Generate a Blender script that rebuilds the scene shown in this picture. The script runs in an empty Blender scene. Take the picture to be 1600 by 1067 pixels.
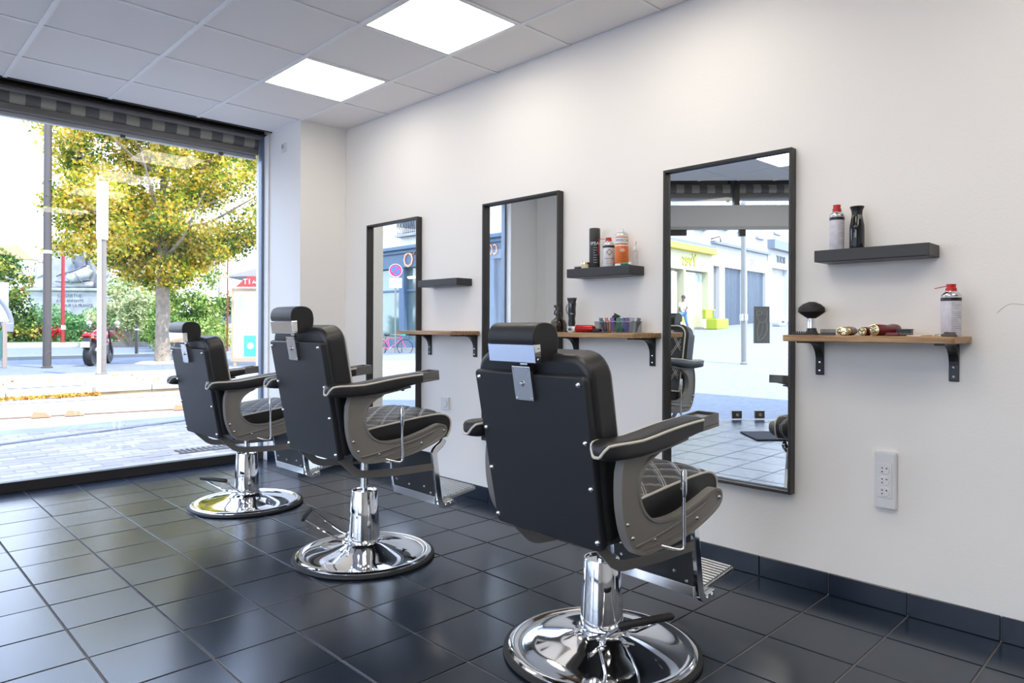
import bpy, bmesh, math, random
from mathutils import Vector, Matrix
random.seed(7)
PI = math.pi
D2R = PI / 180
SC = bpy.context.scene
COL = SC.collection

# ------------------------------------------------------------------ camera, sky, sun, exposure
CAMZ = 1.1052
cam_d = bpy.data.cameras.new('camera')
cam = bpy.data.objects.new('camera', cam_d)
COL.objects.link(cam)
SC.camera = cam
cam_d.sensor_width = 36.0
cam_d.lens = 1084.52 / 1600 * 36.0
cam_d.shift_y = -22.63 / 1600
cam_d.clip_start = 0.05
cam_d.clip_end = 400
YAW, ROLL = 0.7739, 0.0041
fw = Vector((math.sin(YAW), math.cos(YAW), 0))
rt = Vector((math.cos(YAW), -math.sin(YAW), 0))
up = Vector((0, 0, 1))
r2 = rt * math.cos(ROLL) + up * math.sin(ROLL)
u2 = up * math.cos(ROLL) - rt * math.sin(ROLL)
cam.matrix_world = Matrix(((r2.x, u2.x, -fw.x, -2.9657), (r2.y, u2.y, -fw.y, 0), (r2.z, u2.z, -fw.z, CAMZ), (0, 0, 0, 1)))

SC.view_settings.view_transform = 'Standard'
SC.view_settings.look = 'None'
SC.view_settings.exposure = 0.04
SC.view_settings.gamma = 1.0
SC.view_settings.use_curve_mapping = False
SC.cycles.max_bounces = 12
SC.cycles.diffuse_bounces = 5
SC.cycles.glossy_bounces = 6
SC.cycles.transparent_max_bounces = 12
SC.cycles.sample_clamp_indirect = 6.0
SC.cycles.use_denoising = True

SKY_STRENGTH = 5.4
SUN_STRENGTH = 7.5
PANEL_STRENGTH = 8.5

w = bpy.data.worlds.new('world')
SC.world = w
w.use_nodes = True
nt = w.node_tree
nt.nodes.clear()
o_ = nt.nodes.new('ShaderNodeOutputWorld')
bg = nt.nodes.new('ShaderNodeBackground')
tc = nt.nodes.new('ShaderNodeTexCoord')
sp = nt.nodes.new('ShaderNodeSeparateXYZ')
cr = nt.nodes.new('ShaderNodeValToRGB')
cr.color_ramp.elements[0].position = 0.0
cr.color_ramp.elements[0].color = (0.80, 0.88, 1.0, 1)
cr.color_ramp.elements[1].position = 0.9
cr.color_ramp.elements[1].color = (0.34, 0.54, 1.0, 1)
nt.links.new(tc.outputs['Generated'], sp.inputs[0])
nt.links.new(sp.outputs['Z'], cr.inputs[0])
nt.links.new(cr.outputs[0], bg.inputs[0])
bg.inputs[1].default_value = SKY_STRENGTH
nt.links.new(bg.outputs[0], o_.inputs[0])

sd = bpy.data.lights.new('sun', 'SUN')
sd.energy = SUN_STRENGTH
sd.angle = 0.6 * D2R
sd.color = (1.0, 0.95, 0.86)
sun = bpy.data.objects.new('sun', sd)
COL.objects.link(sun)
sun.rotation_euler = Vector((-0.12, 0.55, -0.90)).to_track_quat('-Z', 'Y').to_euler()

# ------------------------------------------------------------------ materials
MATS = {}
def mat(name, col=(.8, .8, .8), rough=.5, metal=0., spec=.5, ior=1.5, trans=0., emit=None, es=0., coat=0., bump=None, noise=None, alpha=1.):
    """bump=(scale,strength,dist)  noise=(scale,amount) value variation of the base colour"""
    if name in MATS:
        return MATS[name]
    m = bpy.data.materials.new(name)
    m.use_nodes = True
    n = m.node_tree
    b = n.nodes['Principled BSDF']
    b.inputs['Base Color'].default_value = (*col, 1)
    b.inputs['Roughness'].default_value = rough
    b.inputs['Metallic'].default_value = metal
    b.inputs['Specular IOR Level'].default_value = spec
    b.inputs['IOR'].default_value = ior
    b.inputs['Transmission Weight'].default_value = trans
    b.inputs['Coat Weight'].default_value = coat
    b.inputs['Alpha'].default_value = alpha
    if emit:
        b.inputs['Emission Color'].default_value = (*emit, 1)
        b.inputs['Emission Strength'].default_value = es
    t = n.nodes.new('ShaderNodeTexCoord')
    if bump:
        x = n.nodes.new('ShaderNodeTexNoise')
        x.inputs['Scale'].default_value = bump[0]
        x.inputs['Detail'].default_value = 4
        n.links.new(t.outputs['Object'], x.inputs['Vector'])
        bp = n.nodes.new('ShaderNodeBump')
        bp.inputs['Strength'].default_value = bump[1]
        bp.inputs['Distance'].default_value = bump[2]
        n.links.new(x.outputs['Fac'], bp.inputs['Height'])
        n.links.new(bp.outputs[0], b.inputs['Normal'])
    if noise:
        x = n.nodes.new('ShaderNodeTexNoise')
        x.inputs['Scale'].default_value = noise[0]
        x.inputs['Detail'].default_value = 5
        n.links.new(t.outputs['Object'], x.inputs['Vector'])
        r = n.nodes.new('ShaderNodeValToRGB')
        a = noise[1]
        r.color_ramp.elements[0].position = .3
        r.color_ramp.elements[1].position = .7
        r.color_ramp.elements[0].color = (*[max(0, c * (1 - a)) for c in col], 1)
        r.color_ramp.elements[1].color = (*[min(1, c * (1 + a)) for c in col], 1)
        n.links.new(x.outputs['Fac'], r.inputs[0])
        n.links.new(r.outputs[0], b.inputs['Base Color'])
    MATS[name] = m
    return m

def mnode(n, op, a, b=None, c=None):
    x = n.nodes.new('ShaderNodeMath')
    x.operation = op
    for i, v in enumerate((a, b, c)):
        if v is None:
            continue
        if isinstance(v, (int, float)):
            x.inputs[i].default_value = v
        else:
            n.links.new(v, x.inputs[i])
    return x.outputs[0]

def leaf_mat(name, cols, trans=.35):
    m = bpy.data.materials.new(name)
    m.use_nodes = True
    n = m.node_tree
    n.nodes.clear()
    out = n.nodes.new('ShaderNodeOutputMaterial')
    d = n.nodes.new('ShaderNodeBsdfDiffuse')
    t = n.nodes.new('ShaderNodeBsdfTranslucent')
    mx = n.nodes.new('ShaderNodeMixShader')
    g = n.nodes.new('ShaderNodeNewGeometry')
    tc = n.nodes.new('ShaderNodeTexCoord')
    ns = n.nodes.new('ShaderNodeTexNoise')
    ns.inputs['Scale'].default_value = .8
    n.links.new(tc.outputs['Object'], ns.inputs['Vector'])
    f = mnode(n, 'ADD', mnode(n, 'MULTIPLY', g.outputs['Random Per Island'], .75), mnode(n, 'MULTIPLY', mnode(n, 'SUBTRACT', ns.outputs['Fac'], .44), 1.6))
    r = n.nodes.new('ShaderNodeValToRGB')
    e = r.color_ramp.elements
    e[0].color = (*cols[0], 1)
    e[0].position = .1
    e[1].color = (*cols[-1], 1)
    e[1].position = .95
    for i, c in enumerate(cols[1:-1]):
        k = e.new(.1 + .85 * (i + 1) / (len(cols) - 1))
        k.color = (*c, 1)
    n.links.new(f, r.inputs[0])
    n.links.new(r.outputs[0], d.inputs[0])
    n.links.new(r.outputs[0], t.inputs[0])
    mx.inputs[0].default_value = trans
    n.links.new(d.outputs[0], mx.inputs[1])
    n.links.new(t.outputs[0], mx.inputs[2])
    n.links.new(mx.outputs[0], out.inputs[0])
    return m

def glass_mat(name, tint=(1, 1, 1), ior=1.5):
    m = bpy.data.materials.new(name)
    m.use_nodes = True
    n = m.node_tree
    n.nodes.clear()
    out = n.nodes.new('ShaderNodeOutputMaterial')
    tr = n.nodes.new('ShaderNodeBsdfTransparent')
    tr.inputs[0].default_value = (*tint, 1)
    gl = n.nodes.new('ShaderNodeBsdfGlossy')
    gl.inputs['Roughness'].default_value = 0.0
    fr = n.nodes.new('ShaderNodeFresnel')
    ge = n.nodes.new('ShaderNodeNewGeometry')
    n.links.new(mnode(n, 'ADD', ior, mnode(n, 'MULTIPLY', ge.outputs['Backfacing'], 1 / ior - ior)), fr.inputs[0])   # both faces of a thin pane reflect alike
    mx = n.nodes.new('ShaderNodeMixShader')
    n.links.new(fr.outputs[0], mx.inputs[0])
    n.links.new(tr.outputs[0], mx.inputs[1])
    n.links.new(gl.outputs[0], mx.inputs[2])
    n.links.new(mx.outputs[0], out.inputs[0])
    return m

def quilt_mat(name, ax, pitch, slant, off=0.0):
    """black leatherette with double white stitch lines in diamonds on the object axes ax"""
    m = bpy.data.materials.new(name)
    m.use_nodes = True
    n = m.node_tree
    b = n.nodes['Principled BSDF']
    b.inputs['Roughness'].default_value = .42
    tc = n.nodes.new('ShaderNodeTexCoord')
    s = n.nodes.new('ShaderNodeSeparateXYZ')
    n.links.new(tc.outputs['Object'], s.inputs[0])
    A, B = s.outputs[ax[0]], s.outputs[ax[1]]
    lines = None
    groove = None
    for sg in (1, -1):
        v = mnode(n, 'ADD', mnode(n, 'ADD', A, mnode(n, 'MULTIPLY', B, sg * slant)), off + 10 * pitch)
        fr = mnode(n, 'FRACT', mnode(n, 'DIVIDE', v, pitch))
        dist = mnode(n, 'ABSOLUTE', mnode(n, 'SUBTRACT', fr, .5))      # 0 at the line
        l = mnode(n, 'LESS_THAN', mnode(n, 'ABSOLUTE', mnode(n, 'SUBTRACT', dist, .052)), .016)
        g = mnode(n, 'MINIMUM', mnode(n, 'MULTIPLY', dist, 5.0), 1.0)
        lines = l if lines is None else mnode(n, 'MAXIMUM', lines, l)
        groove = g if groove is None else mnode(n, 'MULTIPLY', groove, g)
    mx = n.nodes.new('ShaderNodeMix')
    mx.data_type = 'RGBA'
    mx.inputs['A'].default_value = (.018, .018, .021, 1)
    mx.inputs['B'].default_value = (.42, .41, .40, 1)
    n.links.new(lines, mx.inputs['Factor'])
    n.links.new(mx.outputs['Result'], b.inputs['Base Color'])
    bp = n.nodes.new('ShaderNodeBump')
    bp.inputs['Strength'].default_value = .6
    bp.inputs['Distance'].default_value = .006
    n.links.new(groove, bp.inputs['Height'])
    n.links.new(bp.outputs[0], b.inputs['Normal'])
    return m

def wood_mat():
    m = bpy.data.materials.new('oak wood')
    m.use_nodes = True
    n = m.node_tree
    b = n.nodes['Principled BSDF']
    b.inputs['Roughness'].default_value = .5
    tc = n.nodes.new('ShaderNodeTexCoord')
    mp = n.nodes.new('ShaderNodeMapping')
    mp.inputs['Scale'].default_value = (30, 2.5, 30)
    n.links.new(tc.outputs['Object'], mp.inputs[0])
    ns = n.nodes.new('ShaderNodeTexNoise')
    ns.inputs['Scale'].default_value = 2.5
    ns.inputs['Detail'].default_value = 6
    n.links.new(mp.outputs[0], ns.inputs['Vector'])
    r = n.nodes.new('ShaderNodeValToRGB')
    r.color_ramp.elements[0].position = .35
    r.color_ramp.elements[1].position = .68
    r.color_ramp.elements[0].color = (.27, .145, .062, 1)
    r.color_ramp.elements[1].color = (.48, .30, .15, 1)
    n.links.new(ns.outputs['Fac'], r.inputs[0])
    n.links.new(r.outputs[0], b.inputs['Base Color'])
    return m

def brick_mat(name, c1, c2, cm, scale, rough=.8):
    m = bpy.data.materials.new(name)
    m.use_nodes = True
    n = m.node_tree
    b = n.nodes['Principled BSDF']
    b.inputs['Roughness'].default_value = rough
    tc = n.nodes.new('ShaderNodeTexCoord')
    br = n.nodes.new('ShaderNodeTexBrick')
    br.inputs['Color1'].default_value = (*c1, 1)
    br.inputs['Color2'].default_value = (*c2, 1)
    br.inputs['Mortar'].default_value = (*cm, 1)
    br.inputs['Scale'].default_value = scale
    br.inputs['Mortar Size'].default_value = .012
    n.links.new(tc.outputs['Object'], br.inputs['Vector'])
    n.links.new(br.outputs['Color'], b.inputs['Base Color'])
    return m

M_WALL = mat('white painted wall', (.875, .850, .815), .75, bump=(90, .25, .002))
M_WALLB = mat('white wall back', (.87, .85, .82), .8)
M_TILE = None
def tile_mat():
    m = mat('dark slate floor tile', (.011, .018, .032), .27, spec=.6, ior=1.55, bump=(220, .12, .001))
    n = m.node_tree
    b = n.nodes['Principled BSDF']
    oi = n.nodes.new('ShaderNodeObjectInfo')
    tc = n.nodes.new('ShaderNodeTexCoord')
    ns = n.nodes.new('ShaderNodeTexNoise')
    ns.inputs['Scale'].default_value = 3
    ns.inputs['Detail'].default_value = 6
    n.links.new(tc.outputs['Object'], ns.inputs['Vector'])
    r = mnode(n, 'ADD', .19, mnode(n, 'ADD', mnode(n, 'MULTIPLY', ns.outputs['Fac'], .03), mnode(n, 'MULTIPLY', oi.outputs['Random'], .05)))
    n.links.new(r, b.inputs['Roughness'])
    return m
M_TILE = tile_mat()
M_ANOD = mat('dark brown anodised frame', (.035, .032, .032), .4, metal=.3)
M_GROUT = mat('grey grout', (.16, .16, .165), .8)
M_CTILE = mat('grey acoustic ceiling tile', (.93, .89, .86), .9, bump=(300, .3, .001))
M_CBAR = mat('white ceiling bar', (.93, .92, .90), .5)
M_PANEL = mat('lit diffuser', (.9, .9, .9), .5, emit=(1.0, .91, .78), es=PANEL_STRENGTH)
M_LEATH = mat('black leatherette', (.012, .012, .0135), .40, spec=.5, bump=(420, .18, .001))
M_LEATH2 = mat('charcoal leatherette back', (.014, .0155, .019), .46, spec=.5, bump=(420, .2, .001))
M_QSEAT = quilt_mat('quilted seat leather', ('X', 'Y'), .105, .95)
M_QBACK = quilt_mat('quilted back leather', ('Y', 'Z'), .125, .62)
M_PIPE = mat('cream piping', (.62, .59, .53), .5)
M_TAUPE = mat('taupe painted side panel', (.20, .188, .172), .38, spec=.5)
M_CHROME = mat('chrome', (.82, .83, .85), .06, metal=1.)
M_STEEL = mat('brushed steel', (.62, .63, .64), .22, metal=1., bump=(60, .05, .001))
M_GREY = mat('grey metal', (.20, .195, .19), .32, metal=.7)
M_ALU = mat('ribbed aluminium', (.70, .71, .72), .28, metal=1.)
M_BLACK = mat('black plastic', (.012, .012, .013), .35)
M_RUBBER = mat('black rubber', (.015, .015, .016), .6)
M_FRAME = mat('black brown mirror frame', (.028, .026, .024), .45, bump=(60, .2, .001))
M_SHELF = mat('charcoal shelf', (.035, .035, .038), .5)
M_MIRROR = mat('mirror silver', (.90, .93, .92), .0, metal=1.)
M_GLASS = glass_mat('window glass', ior=1.4)
M_WOOD = wood_mat()
M_RED = mat('red plastic', (.55, .012, .015), .35)
M_DRED = mat('dark red lacquer', (.15, .012, .018), .25)
M_GOLD = mat('pale gold metal', (.80, .68, .38), .22, metal=1.)
M_WHITE = mat('white plastic', (.78, .78, .77), .4)
M_INK = mat('black print', (.01, .01, .01), .6)
M_CONC = mat('pale concrete', (.44, .41, .37), .85, noise=(3, .15))
M_KERBD = mat('weathered kerb foot', (.42, .31, .17), .9, noise=(4, .25))
M_ASPH = mat('blue grey asphalt', (.14, .155, .18), .85, noise=(2, .12))

# ------------------------------------------------------------------ mesh helpers
def newbm():
    return bmesh.new()

def obj(name, bm, m, parent=None, smooth=False, bevel=0., seg=2, auto=True, subsurf=0):
    me = bpy.data.meshes.new(name)
    if isinstance(bm, bmesh.types.BMesh):
        bmesh.ops.recalc_face_normals(bm, faces=bm.faces)
        bm.to_mesh(me)
        bm.free()
    else:
        me.from_pydata(*bm)
        me.update()
    mm = m if isinstance(m, (list, tuple)) else [m]
    for x in mm:
        me.materials.append(x)
    o = bpy.data.objects.new(name, me)
    COL.objects.link(o)
    if parent is not None:
        o.parent = parent
    if bevel:
        b = o.modifiers.new('bevel', 'BEVEL')
        b.width = bevel
        b.segments = seg
        b.limit_method = 'ANGLE'
        b.angle_limit = 35 * D2R
    if subsurf:
        s = o.modifiers.new('sub', 'SUBSURF')
        s.levels = subsurf
        s.render_levels = subsurf
    if smooth:
        for p in me.polygons:
            p.use_smooth = True
        if auto:
            me.set_sharp_from_angle(angle=42 * D2R)
    return o

def thing(name, label, cat, loc=(0, 0, 0), rz=0., group=None):
    o = bpy.data.objects.new(name, None)
    COL.objects.link(o)
    o.location = loc
    o.rotation_euler = (0, 0, rz)
    o.empty_display_size = .05
    return tag(o, label, cat, group)

def tag(o, label, cat, group=None, kind=None):
    o['label'] = label
    o['category'] = cat
    if group:
        o['group'] = group
    if kind:
        o['kind'] = kind
    return o

def struct(o):
    o['kind'] = 'structure'
    return o

def dup(root, loc=None, rz=None, label=None):
    def cp(o, parent):
        c = o.copy()
        COL.objects.link(c)
        if parent is not None:
            c.parent = parent
        for ch in kids[o]:
            cp(ch, c)
        return c
    kids = {}
    def walk(o):
        kids[o] = list(o.children)
        for c in kids[o]:
            walk(c)
    walk(root)
    r = cp(root, None)
    if loc is not None:
        r.location = loc
    if rz is not None:
        r.rotation_euler = (0, 0, rz)
    if label:
        r['label'] = label
    return r

def box(bm, x0, x1, y0, y1, z0, z1, M=None):
    vs = [bm.verts.new(Vector(p) if M is None else M @ Vector(p)) for p in
          ((x0, y0, z0), (x1, y0, z0), (x1, y1, z0), (x0, y1, z0), (x0, y0, z1), (x1, y0, z1), (x1, y1, z1), (x0, y1, z1))]
    for f in ((3, 2, 1, 0), (4, 5, 6, 7), (0, 1, 5, 4), (1, 2, 6, 5), (2, 3, 7, 6), (3, 0, 4, 7)):
        bm.faces.new([vs[i] for i in f])
    return bm

def bx(x0, x1, y0, y1, z0, z1, M=None):
    return box(newbm(), x0, x1, y0, y1, z0, z1, M)

def frame_of(d):
    d = d.normalized()
    a = Vector((0, 0, 1)) if abs(d.z) < .9 else Vector((1, 0, 0))
    u = d.cross(a).normalized()
    return u, d.cross(u).normalized()

def tube(bm, pts, r, n=8, closed=False):
    pts = [Vector(p) for p in pts]
    N = len(pts)
    rs = r if isinstance(r, (list, tuple)) else [r] * N
    rings = []
    u = None
    for i, p in enumerate(pts):
        if closed:
            d = pts[(i + 1) % N] - pts[i - 1]
        else:
            d = pts[min(i + 1, N - 1)] - pts[max(i - 1, 0)]
        d.normalize()
        if u is None:
            u, v = frame_of(d)
        else:
            u = (u - d * u.dot(d)).normalized()
            v = d.cross(u)
        rings.append([bm.verts.new(p + (u * math.cos(2 * PI * k / n) + v * math.sin(2 * PI * k / n)) * rs[i]) for k in range(n)])
    for i in range(N if closed else N - 1):
        a, b = rings[i], rings[(i + 1) % N]
        for k in range(n):
            bm.faces.new((a[k], a[(k + 1) % n], b[(k + 1) % n], b[k]))
    if not closed:
        bm.faces.new(rings[0][::-1])
        bm.faces.new(rings[-1])
    return bm

def tb(pts, r, n=8, closed=False):
    return tube(newbm(), pts, r, n, closed)

def lathe(bm, prof, n=32, c=(0, 0, 0), axis='Z'):
    c = Vector(c)
    rings = []
    for r, z in prof:
        ring = []
        if r < 1e-6:
            p = {'Z': Vector((0, 0, z)), 'X': Vector((z, 0, 0)), 'Y': Vector((0, z, 0))}[axis]
            ring = [bm.verts.new(c + p)]
        else:
            for k in range(n):
                a = 2 * PI * k / n
                p = {'Z': Vector((r * math.cos(a), r * math.sin(a), z)), 'X': Vector((z, r * math.cos(a), r * math.sin(a))),
                     'Y': Vector((r * math.sin(a), z, r * math.cos(a)))}[axis]
                ring.append(bm.verts.new(c + p))
        rings.append(ring)
    for a, b in zip(rings, rings[1:]):
        if len(a) == 1 and len(b) == 1:
            continue
        for k in range(n):
            if len(a) == 1:
                bm.faces.new((a[0], b[k], b[(k + 1) % n]))
            elif len(b) == 1:
                bm.faces.new((a[k], a[(k + 1) % n], b[0]))
            else:
                bm.faces.new((a[k], a[(k + 1) % n], b[(k + 1) % n], b[k]))
    if len(rings[0]) > 1:
        bm.faces.new(rings[0][::-1])
    if len(rings[-1]) > 1:
        bm.faces.new(rings[-1])
    return bm

def lt(prof, n=32, c=(0, 0, 0), axis='Z'):
    return lathe(newbm(), prof, n, c, axis)

def prism(bm, poly, a0, a1, plane='XZ'):
    def P(p, a):
        return {'XZ': (p[0], a, p[1]), 'YZ': (a, p[0], p[1]), 'XY': (p[0], p[1], a)}[plane]
    lo = [bm.verts.new(P(p, a0)) for p in poly]
    hi = [bm.verts.new(P(p, a1)) for p in poly]
    n = len(poly)
    f0 = bm.faces.new(lo[::-1])
    f1 = bm.faces.new(hi)
    for k in range(n):
        bm.faces.new((lo[k], lo[(k + 1) % n], hi[(k + 1) % n], hi[k]))
    return f0, f1

def pr(poly, a0, a1, plane='XZ'):
    bm = newbm()
    prism(bm, poly, a0, a1, plane)
    return bm

def smooth_curve(pts, k=5, closed=True):
    out = []
    n = len(pts)
    rng = n if closed else n - 1
    for i in range(rng):
        if closed:
            p0, p1, p2, p3 = pts[i - 1], pts[i], pts[(i + 1) % n], pts[(i + 2) % n]
        else:
            p0, p1, p2, p3 = pts[max(i - 1, 0)], pts[i], pts[i + 1], pts[min(i + 2, n - 1)]
        for j in range(k):
            t = j / k
            out.append(tuple(.5 * ((2 * p1[c]) + (-p0[c] + p2[c]) * t + (2 * p0[c] - 5 * p1[c] + 4 * p2[c] - p3[c]) * t * t +
                                   (-p0[c] + 3 * p1[c] - 3 * p2[c] + p3[c]) * t ** 3) for c in range(len(p1))))
    if not closed:
        out.append(tuple(pts[-1]))
    return out

def strip_poly(pts, w):
    """closed outline of a 2-D polyline thickened to w"""
    L, R = [], []
    for i, p in enumerate(pts):
        a = Vector(pts[max(i - 1, 0)])
        b = Vector(pts[min(i + 1, len(pts) - 1)])
        d = (b - a).normalized()
        nn = Vector((-d.y, d.x)) * w / 2
        L.append((p[0] + nn.x, p[1] + nn.y))
        R.append((p[0] - nn.x, p[1] - nn.y))
    return L + R[::-1]

def clip_poly(poly, a, b, c):
    """keep a*x+b*y<=c"""
    out = []
    n = len(poly)
    for i in range(n):
        p, q = poly[i], poly[(i + 1) % n]
        dp, dq = a * p[0] + b * p[1] - c, a * q[0] + b * q[1] - c
        if dp <= 0:
            out.append(p)
        if dp * dq < 0:
            t = dp / (dp - dq)
            out.append((p[0] + (q[0] - p[0]) * t, p[1] + (q[1] - p[1]) * t))
    return out

def text_me(s, size, extrude=.002, align='CENTER', bend=None):
    cu = bpy.data.curves.new('txt', 'FONT')
    cu.body = s
    cu.size = size
    cu.extrude = extrude
    cu.align_x = align
    cu.align_y = 'CENTER'
    cu.resolution_u = 2
    t = bpy.data.objects.new('txt', cu)
    COL.objects.link(t)
    dg = bpy.context.evaluated_depsgraph_get()
    me = bpy.data.meshes.new_from_object(t.evaluated_get(dg))
    bpy.data.objects.remove(t)
    bpy.data.curves.remove(cu)
    return me

def text(name, s, size, M, m, parent=None, extrude=.002, bend=None, align='CENTER'):
    """bend=(radius): wraps the text round a vertical cylinder (text x -> angle, y -> z)"""
    me = text_me(s, size, extrude, align)
    me.materials.clear()
    me.materials.append(m)
    if bend:
        for v in me.vertices:
            a = v.co.x / bend
            r = bend + v.co.z
            v.co = Vector((r * math.sin(a), -r * math.cos(a), v.co.y))
    o = bpy.data.objects.new(name, me)
    COL.objects.link(o)
    o.parent = parent
    o.matrix_local = M
    return o

def leaves(name, n, posf, size, m, parent=None, up_bias=0.3, seed=1, quad=True):
    rnd = random.Random(seed)
    V, F = [], []
    for i in range(n):
        p = Vector(posf(rnd))
        nrm = Vector((rnd.gauss(0, 1), rnd.gauss(0, 1), rnd.gauss(0, 1) + up_bias)).normalized()
        u, v = frame_of(nrm)
        a = rnd.random() * 2 * PI
        uu = u * math.cos(a) + v * math.sin(a)
        vv = nrm.cross(uu)
        s = size * rnd.uniform(.6, 1.3)
        k = len(V)
        V += [tuple(p - uu * s * .5), tuple(p + vv * s * .35 + nrm * s * .08), tuple(p + uu * s * .5), tuple(p - vv * s * .35 + nrm * s * .08)]
        F.append((k, k + 1, k + 2, k + 3))
    o = obj(name, (V, [], F), m, parent)
    return o

T = Matrix.Translation
def R(a, ax):
    return Matrix.Rotation(a, 4, ax)

# ------------------------------------------------------------------ room geometry
CH = 2.689                       # ceiling height
CN = Vector((-.699, .715))       # outward normal of the chamfered entrance
CC = 5.877                       # -.699x+.715y = CC is the entrance glass line
def ch_pt(l, d=0.):
    """point on the entrance line; l measured along it from the pier, d outward"""
    a = Vector((-2.87, 5.42)) + Vector((-.715, -.699)) * l
    k = CC - (a.x * CN.x + a.y * CN.y)
    a = a + CN * (k + d)
    return a
def room_poly(front, cc):
    x0, x1, y0 = -6.0, 0.0, -3.0
    p = [(x0, y0), (x1, y0), (x1, front), (x0, front)]
    return clip_poly(p, CN.x, CN.y, cc)

# floor: grout bed + individual tiles
fl = struct(obj('floor', pr(room_poly(5.62, CC + .02), -.06, -.004, 'XY'), M_GROUT))
P = .2985
tcache = {}
cands = []
for i in range(-1, 20):
    for j in range(-16, 15):
        x1 = -.2685 - P * i
        x0 = x1 - P
        y0 = 1.4391 + P * j
        g = .0035
        full = (x0 > -6.0 and x1 < 0 and y0 > -3 and y0 + P < 5.6)
        poly = [(x0 + g, y0 + g), (min(x1 - g, -.008), y0 + g), (min(x1 - g, -.008), min(y0 + P - g, 5.57)), (x0 + g, min(y0 + P - g, 5.57))]
        if y0 < -3 or y0 > 5.5 or x1 < -5.95:
            continue
        if x0 < -6.0:
            poly = [(max(p[0], -6.0), p[1]) for p in poly]
        q = clip_poly(poly, CN.x, CN.y, CC - .01)
        if len(q) < 3:
            continue
        cx, cy = sum(p[0] for p in q) / len(q), sum(p[1] for p in q) / len(q)
        clipped = len(q) != 4 or not full
        # distance from the lens decides which are built singly
        d = math.hypot(cx + 2.966, cy) + (4 if cy < .3 and cx > -4 else 0) + (6 if cy < .3 else 0)
        if cx < -2.6 and cy > .5:
            d -= 1.0
        cands.append((d, q, clipped, x0, y0))
cands.sort(key=lambda t: t[0])
rest = newbm()
tile_me = None
for k, (d, q, clipped, x0, y0) in enumerate(cands):
    if k < 290:
        if clipped:
            t = obj('floor_tile', pr(q, -.01, random.uniform(-.0006, .0004), 'XY'), M_TILE, fl)
        else:
            if tile_me is None:
                h = P / 2 - .0035
                t0 = bx(-h, h, -h, h, -.01, 0)
                bmesh.ops.bevel(t0, geom=[e for e in t0.edges if all(v.co.z > -.001 for v in e.verts)], offset=.0015, segments=1, affect='EDGES')
                t = obj('floor_tile', t0, M_TILE, fl)
                tile_me = t.data
            else:
                t = bpy.data.objects.new('floor_tile', tile_me)
                COL.objects.link(t)
                t.parent = fl
            t.location = (x0 + P / 2, y0 + P / 2, random.uniform(-.0005, .0003))
            t.rotation_euler = (random.uniform(-.0015, .0015), random.uniform(-.0015, .0015), 0)
    else:
        prism(rest, q, -.01, 0, 'XY')
r_ = obj('distant_floor_tiles', rest, M_TILE, fl)
r_['kind'] = 'stuff'

# ceiling: void board, bars, tiles, light panels
cl = struct(obj('ceiling', pr(room_poly(5.9, CC + .25), CH + .16, CH + .20, 'XY'), mat('dark ceiling void', (.02, .02, .02), .9)))
CX, CY, S = -.3883, 4.9763, .6
lights_ij = {(a, b) for a in (0, 5) for b in (1, 3, 5, 8)} | {(a, b) for a in (2, 3) for b in (6, 9)}  # middle-column and rear panels are unseen, added to brighten the room
room_front = 5.46
bars = {}
cme = None
bar_h = .012
for i in range(-1, 10):
    for j in range(-1, 14):
        x1 = CX - S * i
        x0 = x1 - S
        y1 = CY - S * j
        y0 = y1 - S
        q = [(max(x0 + bar_h, -5.98), max(y0 + bar_h, -2.98)), (min(x1 - bar_h, -.004), max(y0 + bar_h, -2.98)), (min(x1 - bar_h, -.004), min(y1 - bar_h, room_front - .01)), (max(x0 + bar_h, -5.98), min(y1 - bar_h, room_front - .01))]
        if q[1][0] - q[0][0] < .02 or q[2][1] - q[1][1] < .02:
            continue
        n0 = len(q)
        ce = clip_poly(q, CN.x, CN.y, CC - .16)
        if len(ce) < 3:
            continue
        if (i, j) in lights_ij and ce == q:
            L = thing('ceiling_light', '', 'light', ((x0 + x1) / 2, (y0 + y1) / 2, CH + .006), 0, 'square lit panels in the ceiling')
            if (i, j) == (0, 3):
                L['label'] = 'square lit ceiling panel nearest the camera, at the top edge of the photo'
            elif (i, j) == (0, 1):
                L['label'] = 'square lit ceiling panel nearest the shop window and corner pillar'
            else:
                L['label'] = 'square lit ceiling panel, %s row from the shop window, %s' % ({1: 'first', 3: 'second', 5: 'third', 6: 'unseen added fourth', 8: 'unseen added fifth', 9: 'unseen added sixth'}[j], {0: 'next to the mirror wall', 2: 'inner middle column', 3: 'outer middle column', 5: 'on the entrance side'}[i])
            h = S / 2 - .012
            fb = newbm()
            for a, b, c, d in ((-h, h, -h, -h + .012), (-h, h, h - .012, h), (-h, -h + .012, -h + .012, h - .012), (h - .012, h, -h + .012, h - .012)):
                box(fb, a, b, c, d, -.004, .02)
            obj('light_frame', fb, M_CBAR, L)
            h -= .012
            obj('diffuser', bx(-h, h, -h, h, 0, .012), M_PANEL, L)
            continue
        if ce == q and abs(q[1][0] - q[0][0] - (S - 2 * bar_h)) < 1e-4 and abs(q[2][1] - q[1][1] - (S - 2 * bar_h)) < 1e-4:
            if cme is None:
                h = S / 2 - bar_h
                o = obj('ceiling_tile', bx(-h, h, -h, h, 0, .015), M_CTILE, cl)
                cme = o.data
            else:
                o = bpy.data.objects.new('ceiling_tile', cme)
                COL.objects.link(o)
                o.parent = cl
            o.location = ((x0 + x1) / 2, (y0 + y1) / 2, CH + .006)
        else:
            obj('ceiling_tile', pr(ce, CH + .006, CH + .021, 'XY'), M_CTILE, cl)
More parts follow.
